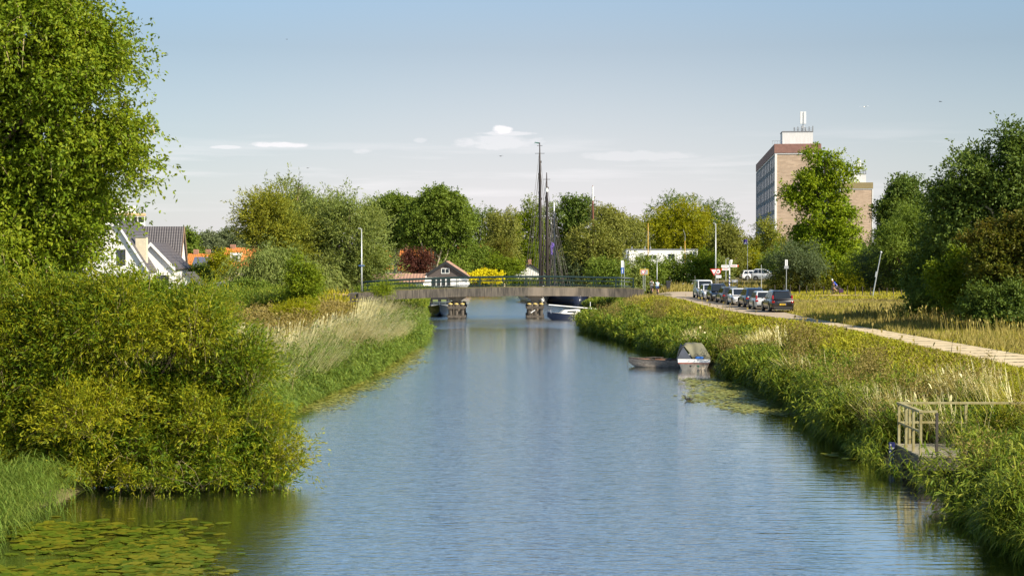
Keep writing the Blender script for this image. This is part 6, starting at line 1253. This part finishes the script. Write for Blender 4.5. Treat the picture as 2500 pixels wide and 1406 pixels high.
# red-orange flag poles / yellow masts behind the white building
def simple_mast(label, px, ptop, pbase, D, m, r=.08, pennant=None):
    b0 = P(px, pbase, D); h = P(px, ptop, D).z-b0.z; t = thing('mast', label, 'mast', b0, 0); MB().tube([(0, 0, 0), (0, 0, h)], [r, r*.55], 8).build('pole', m, t, smooth=True)
    rg = MB()
    for s in (-1, 1): rg.tube([(0, 0, h*.97), (s*h*.11, .2, 0)], .012, 3)
    rg.build('stays', m_grey, t); return t
m_varn = mat('varnished_spar', (.62, .36, .05), .4)
simple_mast('slim varnished yellow mast in front of the flat white building', 1582, 545, 690, 222, m_varn, .07)
t = simple_mast('yellow mast with a thin curved top in front of the flat white building', 1672, 588, 690, 222, m_varn, .08); MB().tube([(0, 0, P(0, 588, 222).z-P(0, 690, 222).z), (.02, 0, P(0, 575, 222).z-P(0, 690, 222).z), (-.25, 0, P(0, 560, 222).z-P(0, 690, 222).z)], [.05, .035, .02], 6).build('gaff', m_grey, t)
c = P(1827, 0, 215); t = thing('flag', 'small purple flag with a white emblem among the trees right of the lamp post', 'flag', (c.x, 215, 1.8)); h = P(0, 584, 215).z-1.8
MB().tube([(0, 0, 0), (0, 0, h)], .04, 6).build('pole', m_post, t); 
fl = MB(); n = 8; vs = []; 
for i in range(n+1):
    for zz in (h-.02, h-.72): vs.append((-.55*i/n, .05*math.sin(i*1.1), zz))
fl.add(vs, [(2*i, 2*i+1, 2*i+3, 2*i+2) for i in range(n)]); fo = fl.build('cloth', mat('purple_flag', (.12, .07, .35), .8), t); MB().prism([(-.45, h-.68), (-.10, h-.68), (-.16, h-.50), (-.24, h-.38), (-.30, h-.38), (-.38, h-.50)], 'y', -.07, -.062).build('emblem', m_white, fo)
# ================================================================ boats
def hull(m, L, B, D0, sheer=.15, tr=.7, n=14, bot=.25, k=9, full=.55):
    """bow at +Y; returns outer shell"""
    vs = []; fs = []
    for i in range(n+1):
        t_ = i/n; y = -L/2+L*t_; w = B/2*(tr+(1-tr)*math.sin(min(1, t_*1.8)*PI/2)) if t_ < full else B/2*math.cos(((t_-full)/(1-full))**1.6*PI/2)
        w = max(w, .01); zt = D0+sheer*(2*t_-.8)**2; zb = -bot+(D0*.6+bot)*max(0, (t_-.75)/.25)**2
        for j in range(k):
            a = j/(k-1)*2-1; s_ = math.copysign(abs(a)**.55, a) if a else 0; prof = abs(a)**2.2
            vs.append((w*s_, y, zb+(zt-zb)*prof))
    for i in range(n):
        for j in range(k-1): fs.append((i*k+j, (i+1)*k+j, (i+1)*k+j+1, i*k+j+1))
    fs.append(tuple(range(k))); m.add(vs, fs); return m
def deck(m, L, B, z, tr=.7, n=14, full=.55, sheer=.15, inset=.92, y0=0.0, y1=1.0):
    vs = []; fs = []
    for i in range(n+1):
        t_ = y0+(y1-y0)*i/n; y = -L/2+L*t_; w = B/2*(tr+(1-tr)*math.sin(min(1, t_*1.8)*PI/2)) if t_ < full else B/2*math.cos(((t_-full)/(1-full))**1.6*PI/2)
        w = max(w*inset, .01); zt = z+sheer*(2*t_-.8)**2; vs += [(-w, y, zt), (w, y, zt)]
    for i in range(n): fs.append((2*i, 2*i+1, 2*i+3, 2*i+2))
    return m.add(vs, fs)
m_hblack = mat('black_hull', (.012, .014, .016), .3, coat=.5); m_hnavy = mat('navy_hull', (.006, .011, .034), .3, coat=.5); m_deck = mat('grey_deck', (.33, .32, .30), .6); m_deckw = mat('white_deck', (.72, .71, .68), .5, var=.08)
m_rotw = mat('weathered_white_hull', (.62, .58, .50), .7, col2=(.36, .28, .20), scale=2.2, stretch=(1, 1, .5)); m_rust = mat('flaking_boat_wood', (.16, .13, .11), .85, col2=(.36, .32, .27), scale=6, stretch=(1, 1, 3)); m_orange = mat('faded_orange_boards', (.42, .13, .05), .8, col2=(.30, .20, .12), scale=3)
def place(t, px, py_water, rot):
    g = G(px, py_water, 0); t.location = (g.x, g.y, 0); t.rotation_euler = (0, 0, rot); return t
# cabin cruiser, left under the bridge: bow to the camera
t = thing('cabin_cruiser', 'black-hulled cabin cruiser with a dark canopy moored under the left bridge span', 'boat'); place(t, 1071, 764, PI+.05)
t.location.y = 166; t.location.x = P(1069, 0, 163).x; L = 8.0; Bm = 2.55
hull(MB(), L, Bm, .85, .22, full=.45).build('hull', m_hblack, t, smooth=True); deck(MB(), L, Bm, .80, full=.45, sheer=.22).build('deck', m_deck, t)
MB().box(-.95, .95, -.3, 1.6, .8, 1.02).build('coachroof', m_deck, t, bevel=.15)
ws = MB().add([(-1.0, .1, 1.0), (1.0, .1, 1.0), (.8, -.45, 1.25), (-.8, -.45, 1.25), (-1.0, .02, 1.0), (1.0, .02, 1.0), (.8, -.53, 1.25), (-.8, -.53, 1.25)], [(0, 1, 2, 3), (7, 6, 5, 4), (0, 4, 5, 1), (1, 5, 6, 2), (2, 6, 7, 3), (3, 7, 4, 0)]).build('windscreen', m_glass, t)
MB().add([(-1.08, -.55, .95), (1.08, -.55, .95), (1.08, -3.4, .95), (-1.08, -3.4, .95), (-.95, -.65, 1.78), (.95, -.65, 1.78), (.92, -3.2, 1.75), (-.92, -3.2, 1.75)], [(0, 3, 2, 1), (4, 5, 6, 7), (0, 1, 5, 4), (1, 2, 6, 5), (2, 3, 7, 6), (3, 0, 4, 7)]).build('canopy', mat('black_canvas', (.012, .012, .014), .9), t, bevel=.08)
for s in (-1, 1): MB().box(s*.45-.28, s*.45+.28, -.60, -.565, 1.30, 1.58).build('canopy_window', mat('canopy_clear', (.20, .24, .10), .3), t)
pr = MB(); pr.tube([(-1.05, .9, .95), (-1.0, .9, 1.4), (-.6, 2.6, 1.42), (0, 3.75, 1.45), (.6, 2.6, 1.42), (1.0, .9, 1.4), (1.05, .9, .95)], .025, 6)
for x, y in ((-.6, 2.6), (.6, 2.6), (0, 3.7)): pr.tube([(x, y, .9), (x, y, 1.43)], .02, 6)
pr.build('pulpit_rail', m_chrome, t)
# small blue sailing boat at right
t = thing('sailing_dinghy', 'small blue-hulled sailing boat with white cabin, mast lowered, at the right bank', 'boat'); place(t, 1392, 776, PI/2+.25)
t.location = (P(1396, 0, 152).x, 152.5, 0); L = 4.9; Bm = 1.9
hull(MB(), L, Bm, .58, .16, full=.5).build('hull', m_hnavy, t, smooth=True); deck(MB(), L, Bm, .56, full=.5).build('deck', m_deckw, t); 
rs = MB(); deck(rs, L, Bm*1.04, .60, full=.5); rs.build('rubbing_strake', m_rotw, t)
MB().add([(-.62, -.9, .6), (.62, -.9, .6), (.55, 1.3, .6), (-.55, 1.3, .6), (-.5, -.8, 1.05), (.5, -.8, 1.05), (.38, .8, .98), (-.38, .8, .98)], [(0, 3, 2, 1), (4, 5, 6, 7), (0, 1, 5, 4), (1, 2, 6, 5), (2, 3, 7, 6), (3, 0, 4, 7)]).build('cabin', m_deckw, t, bevel=.08)
for s in (-1, 1): MB().boxc((s*.565, .1, .84), (.03, .9, .14)).build('cabin_window', m_glass, t)
MB().tube([(0, -2.6, 1.05), (0, 2.3, 1.5)], .04, 8).build('lowered_mast', m_trim, t); MB().tube([(.2, -2.0, .6), (.2, -2.0, 1.75)], .03, 6).build('stanchion', m_trim, t)
lr = MB(); lr.tube([(.5, 2.2, .65), (.3, 2.2, 1.0), (-.3, 2.2, 1.0), (-.5, 2.2, .65)], .02, 5); lr.tube([(.9, .2, .6), (.9, .2, 1.0)], .02, 5); lr.build('bow_rail', m_chrome, t)
text_mesh('1 M36', .26, 'registration', m_trim, t, (-.94, -1.3, .30), (PI/2, 0, -PI/2))
# rotten rowing boat
t = thing('rowing_boat', 'old rowing boat with faded orange boards lying low in the water', 'boat'); t.location = (P(1610, 0, 88.5).x, 89.3, 0); t.rotation_euler = (0, 0, PI/2-.15); L = 3.3; Bm = 1.35
hull(MB(), L, Bm, .42, .06, tr=.75, bot=.12, full=.5).build('hull', m_rust, t, smooth=True); deck(MB(), L, Bm, .40, tr=.75, inset=.88, full=.5, sheer=.05).build('bottom_boards', m_orange, t)
gw = MB()
for s in (-1, 1):
    pts = []
    for i in range(13):
        t_ = i/12; w = Bm/2*(.75+.25*math.sin(min(1, t_*1.8)*PI/2)) if t_ < .5 else Bm/2*math.cos(((t_-.5)/.5)**1.6*PI/2); pts.append((s*max(w, .02), -L/2+L*t_, .43+.06*(2*t_-.8)**2))
    gw.tube(pts, .028, 6)
gw.build('gunwale', m_oldwood, t)
for y in (-.7, .25): MB().boxc((0, y, .45), (1.1, .22, .04)).build('thwart', m_oldwood, t)
ck = MB(); rg = np.random.default_rng(3)
for i in range(7): ck.boxc((rg.uniform(-.4, .4), rg.uniform(-.2, .5), .50+rg.uniform(0, .07)), (rg.uniform(.05, .3), rg.uniform(.3, .8), .03), rg.uniform(-1, 1))
ck.build('loose_planks', m_oldwood, t); MB().tube([(0, L/2-.02, .45), (.1, L/2+.08, .25), (.08, L/2+.1, -.05)], .012, 5).build('mooring_rope', mat('rope', (.35, .3, .2), .9), t)
# covered boat (stern towards camera)
t = thing('covered_boat', 'white motor boat under a sagging olive tarpaulin at the right bank', 'boat'); t.location = (P(1706, 0, 87).x, 88.8, -.20); t.rotation_euler = (0, 0, -.12); t.scale = (1.08, 1.08, 1.08); L = 4.2; Bm = 1.72
hull(MB(), L, Bm, .62, .10, tr=.88, bot=.2, full=.55).build('hull', m_rotw, t, smooth=True); deck(MB(), L, Bm, .66, tr=.88, full=.55, sheer=.1, inset=.98).build('deck', m_deckw, t)
rm = MB(); rm.box(-.83, .83, -L/2-.05, -L/2+.08, .58, .76); rm.build('transom_rim', m_white, t, bevel=.02); MB().box(-.80, .80, -L/2-.056, -L/2-.051, .53, .575).build('red_line', mat('faded_red', (.35, .08, .05), .7), t)
for x in (-.18, .22): MB().tube([(x, -L/2-.012, .40), (x, -L/2+.03, .40)], .05, 12).build('transom_drain', m_black if x < 0 else mat('green_mark', (.03, .2, .08), .6), t)
m_tarp = mat('olive_tarpaulin', (.17, .16, .095), .8, col2=(.10, .10, .07), scale=1.6); m_tarp_shade = mat('tarpaulin_painted_shade', (.085, .095, .12), .7, var=.2, scale=3)
# tarpaulin: draped between a short ridge at the left rear and the gunwales
cols, rws = 22, 18; vs = []; fs = []
for i in range(cols+1):
    u = i/cols
    for j in range(rws+1):
        v = j/rws      # v=0 near edge, v=1 bow
        x = -.86+1.72*u; y = -L/2+.15+v*3.2
        ridge = 1.66-.20*v-.16*u-.10*math.sin(u*PI*2)*(1-v)
        side = abs(u-.47)/.53; side = min(1, side)
        z = .74+(ridge-.74)*(.55*min(1, 1.9*(1-side))+.45*(1-side**3.4))
        near = max(0, 1-v*5.5); lo_ = .78+1.15*max(0, 1-u*2.0)**1.0
        if near > 0: z = z*(1-near)+near*(min(z, lo_ if u > .03 else .75))
        z += .035*math.sin(u*23+v*7)*(1-side)+.03*math.sin(v*19+u*11)
        x2 = x*(1-.10*(1-side)*0)
        vs.append((x2, y-.10*near*(0), z))
for i in range(cols):
    for j in range(rws): a = i*(rws+1)+j; fs.append((a, a+rws+1, a+rws+2, a+1))
tp = mesh_obj('tarpaulin', vs, fs, m_tarp, t, smooth=True); so_ = tp.modifiers.new('th', 'SOLIDIFY'); so_.thickness = .015
MB().add([(-.88, -L/2+.12, .72), (-.12, -L/2+.08, .76), (-.55, -L/2+.16, 1.40), (-.70, -L/2+.45, 1.55), (-.90, -L/2+1.4, .76)], [(0, 1, 2, 3), (0, 3, 4)]).build('side_flap', m_tarp_shade, t)  # shade on the flap is painted in as a darker grey-blue
MB().boxc((.28, -L/2+.22, .82), (.42, .3, .14)).build('blue_cloth', mat('blue_sheet', (.02, .12, .42), .7), t, bevel=.05)
# ships beyond the bridge
m_mast = mat('dark_mast', (.030, .021, .018), .5); m_mastb = mat('blue_black_mast', (.02, .03, .045), .4); m_mastr = mat('red_brown_mast', (.22, .08, .045), .5)
def ship(label, x, y, rot, L, B, hm, mastm, mpx, mtop, Dm, mr, cream=False, pennant=False, white_top=None, crosses=(), gaff=True):
    t = thing('sailing_barge', label, 'ship', (x, y, 0), rot)
    hull(MB(), L, B, 1.25, .45, tr=.72, bot=.3, full=.62, n=18).build('hull', hm, t, smooth=True); deck(MB(), L, B, 1.15, full=.62, sheer=.45, n=18).build('deck', m_deck, t)
    if cream:
        s_ = MB(); deck(s_, L, B*1.02, .35, full=.62, sheer=.3, n=18, inset=1.0); s_.build('cream_band', m_yellow, t)
    MB().box(-B*.28, B*.28, -L*.30, L*.12, 1.2, 1.85).build('cabin', mat('barge_cabin', (.07, .04, .035), .6), t, bevel=.06)
    MB().box(-B*.2, B*.2, L*.14, L*.24, 1.25, 1.6).build('hatch', m_yellow, t, bevel=.03)
    # mast in world coords converted to local
    Mi = (Matrix.Translation((x, y, 0)) @ Matrix.Rotation(rot, 4, 'Z')).inverted(); mb = P(mpx, 0, Dm); ztop = P(mpx, mtop, Dm).z
    base = Mi @ Vector((mb.x, Dm, 1.2)); top = Mi @ Vector((mb.x-.12, Dm, ztop)); h = (top-base).length; up_ = (top-base).normalized()
    at = lambda k, dx=0: base+up_*h*k+(Mi.to_3x3() @ Vector((dx, 0, 0)))
    mo = MB().tube([at(0), at(.5), at(.80), at(.985)], [mr*1.1, mr, mr*.75, mr*.25], 10).build('mast', mastm, t, smooth=True)
    if white_top: MB().tube([at(white_top[0]), at(white_top[1])], mr*.85, 8).build('white_masthead', m_trim, mo)
    for k, w in crosses: MB().tube([at(k, -w), at(k, w)], .03, 5).build('crosstree', mastm, mo)
    rg = MB(); rn = 6
    for i, (k, dx, dy) in enumerate([(.86, -1.9, 2), (.86, -1.6, -1), (.84, 1.5, 2), (.84, 1.9, -2), (.95, -2.2, 5), (.70, 1.2, 0), (.70, -1.2, 0), (.90, 2.4, 4)]):
        e = base+(Mi.to_3x3() @ Vector((dx, dy, 0))); a = at(k); mid_ = (a+e)/2; rg.tube([a, e], .024, 3)
    rg.build('rigging', mat('rigging_rope', (.10, .09, .08), .9), t)
    bl = MB(); [bl.boxc(at(k, d), (.14, .14, .28)) for k, d in ((.86, .15), (.78, -.15), (.62, .18), (.66, -.14))]; bl.build('blocks', mastm, mo)
    if gaff: MB().tube([at(.06, .25), at(.30, .45), at(.47, .32)], [.10, .09, .05], 8).build('gaff_spar', mastm, t)
    if pennant:
        vs = []; n = 10
        for i in range(n+1):
            u = i/n; xx = -1.0*min(u*1.25, 1.0)+ (0.0 if u < .8 else .05); zz = .12*u-max(0, u-.72)*2.3
            for d in (0, -.18*(1-.5*u)): q = at(.985)+(Mi.to_3x3() @ Vector((xx*.72, .04*math.sin(u*6), zz+d))); vs.append(q)
        MB().add(vs, [(2*i, 2*i+1, 2*i+3, 2*i+2) for i in range(n)]).build('pennant', mat('green_pennant', (.02, .10, .08), .8), t)
    return t
x1 = P(1352, 0, 203).x
ship('black sailing barge carrying the tallest mast with a green pennant beyond the bridge', P(1300, 0, 208).x, 209, .12, 15, 3.6, m_hblack, m_mast, 1320, 343, 203, .21, pennant=True, crosses=((.915, .62), (.965, .35)))
ship('navy sailing barge with a cream band under the second-tallest mast', P(1352, 0, 203).x, 205, .55, 13, 3.6, m_hnavy, m_mast, 1337, 417, 201, .20, cream=True, white_top=(.83, .86), crosses=((.93, .45),))
ship('small sailing boat with a thin blue-black mast, white at its top', P(1380, 0, 214).x, 216, .3, 9, 2.6, m_hblack, m_mastb, 1355, 493, 208, .12, white_top=(.90, .99), gaff=False)
ship('sailing barge hidden by birches, its red-brown mast with a long white top showing', P(1452, 0, 240).x, 242, 1.2, 14, 3.8, m_hblack, m_mastr, 1449.5, 449, 236, .16, white_top=(.84, .975), gaff=False)
ship('small boat with a short pale mast between the big barges', P(1345, 0, 222).x, 226, .2, 8, 2.4, m_hnavy, m_mastb, 1348, 534, 214, .06, white_top=(.93, .99), gaff=False)
t = thing('flag', 'purple flag hanging limp between the barge masts', 'flag', P(1346, 0, 206)); zz = P(0, 590, 206).z; t.location = (P(1344, 0, 206).x, 205.6, zz)
vs = []; n = 8
for i in range(n+1):
    for d in (0, .45): vs.append((d*(1-.4*i/n)+.08*math.sin(i), .08*math.sin(i*1.3+d*4), -1.6*i/n-d*.5))
MB().add(vs, [(2*i, 2*i+1, 2*i+3, 2*i+2) for i in range(n)]).build('cloth', MATS['purple_flag'], t)
# ================================================================ duck and birds
t = thing('water_bird', 'small dark water bird swimming before the floating leaves', 'bird', G(1681, 978, 0), PI/2); t.location.z = 0
skin('body', [(0, 0, .05), (0, -.14, .07), (0, -.22, .10), (0, .10, .07), (0, .15, .15), (0, .155, .22), (0, .20, .235), (0, .26, .225)], [(0, 1), (1, 2), (0, 3), (3, 4), (4, 5), (5, 6), (6, 7)], [(.085, .07), (.065, .05), .02, (.06, .055), .03, .032, .028, .010], mat('dark_feathers', (.02, .02, .02), .6), t)
fb = mat('bird_dark', (.03, .03, .035), .8); fw = mat('bird_white', (.75, .75, .75), .8)
for lab, px, py, D, m_, s in (('dark bird flying just left of the tallest mast', 1222, 382, 160, fb, .36), ('small dark bird flying above the left tree line', 751, 411, 190, fb, .34), ('pale gull gliding at the upper right', 2110, 262, 150, fw, .5), ('dark bird flying at the far upper right', 2296, 249, 170, fb, .34), ('tiny dark bird high above the left willow group', 700, 97, 190, fb, .26)):
    t = thing('flying_bird', lab, 'bird', P(px, py, D), rr3.uniform(-1, 1), 'birds in the sky')
    b_ = MB().tube([(0, -.5*s, 0), (0, -.2*s, .02), (0, .3*s, .03), (0, .5*s, .02)], [.01, .09*s, .10*s, .02], 8); b_.add([(0, .2*s, .02), (.6*s, .15*s, .22*s), (1.1*s, -.15*s, .10*s), (.5*s, -.1*s, .18*s), (0, -.12*s, .02)], [(0, 1, 3, 4), (1, 2, 3)]); b_.add([(0, .2*s, .02), (-.6*s, .15*s, .22*s), (-1.1*s, -.15*s, .10*s), (-.5*s, -.1*s, .18*s), (0, -.12*s, .02)], [(4, 3, 1, 0), (3, 2, 1)]); b_.add([(-.05*s, -.45*s, .01), (.05*s, -.45*s, .01), (.14*s, -.75*s, .01), (-.14*s, -.75*s, .01)], [(0, 1, 2, 3)])
    b_.build('body', m_, t, smooth=False)
print('LEAVES', LEAFN[0])
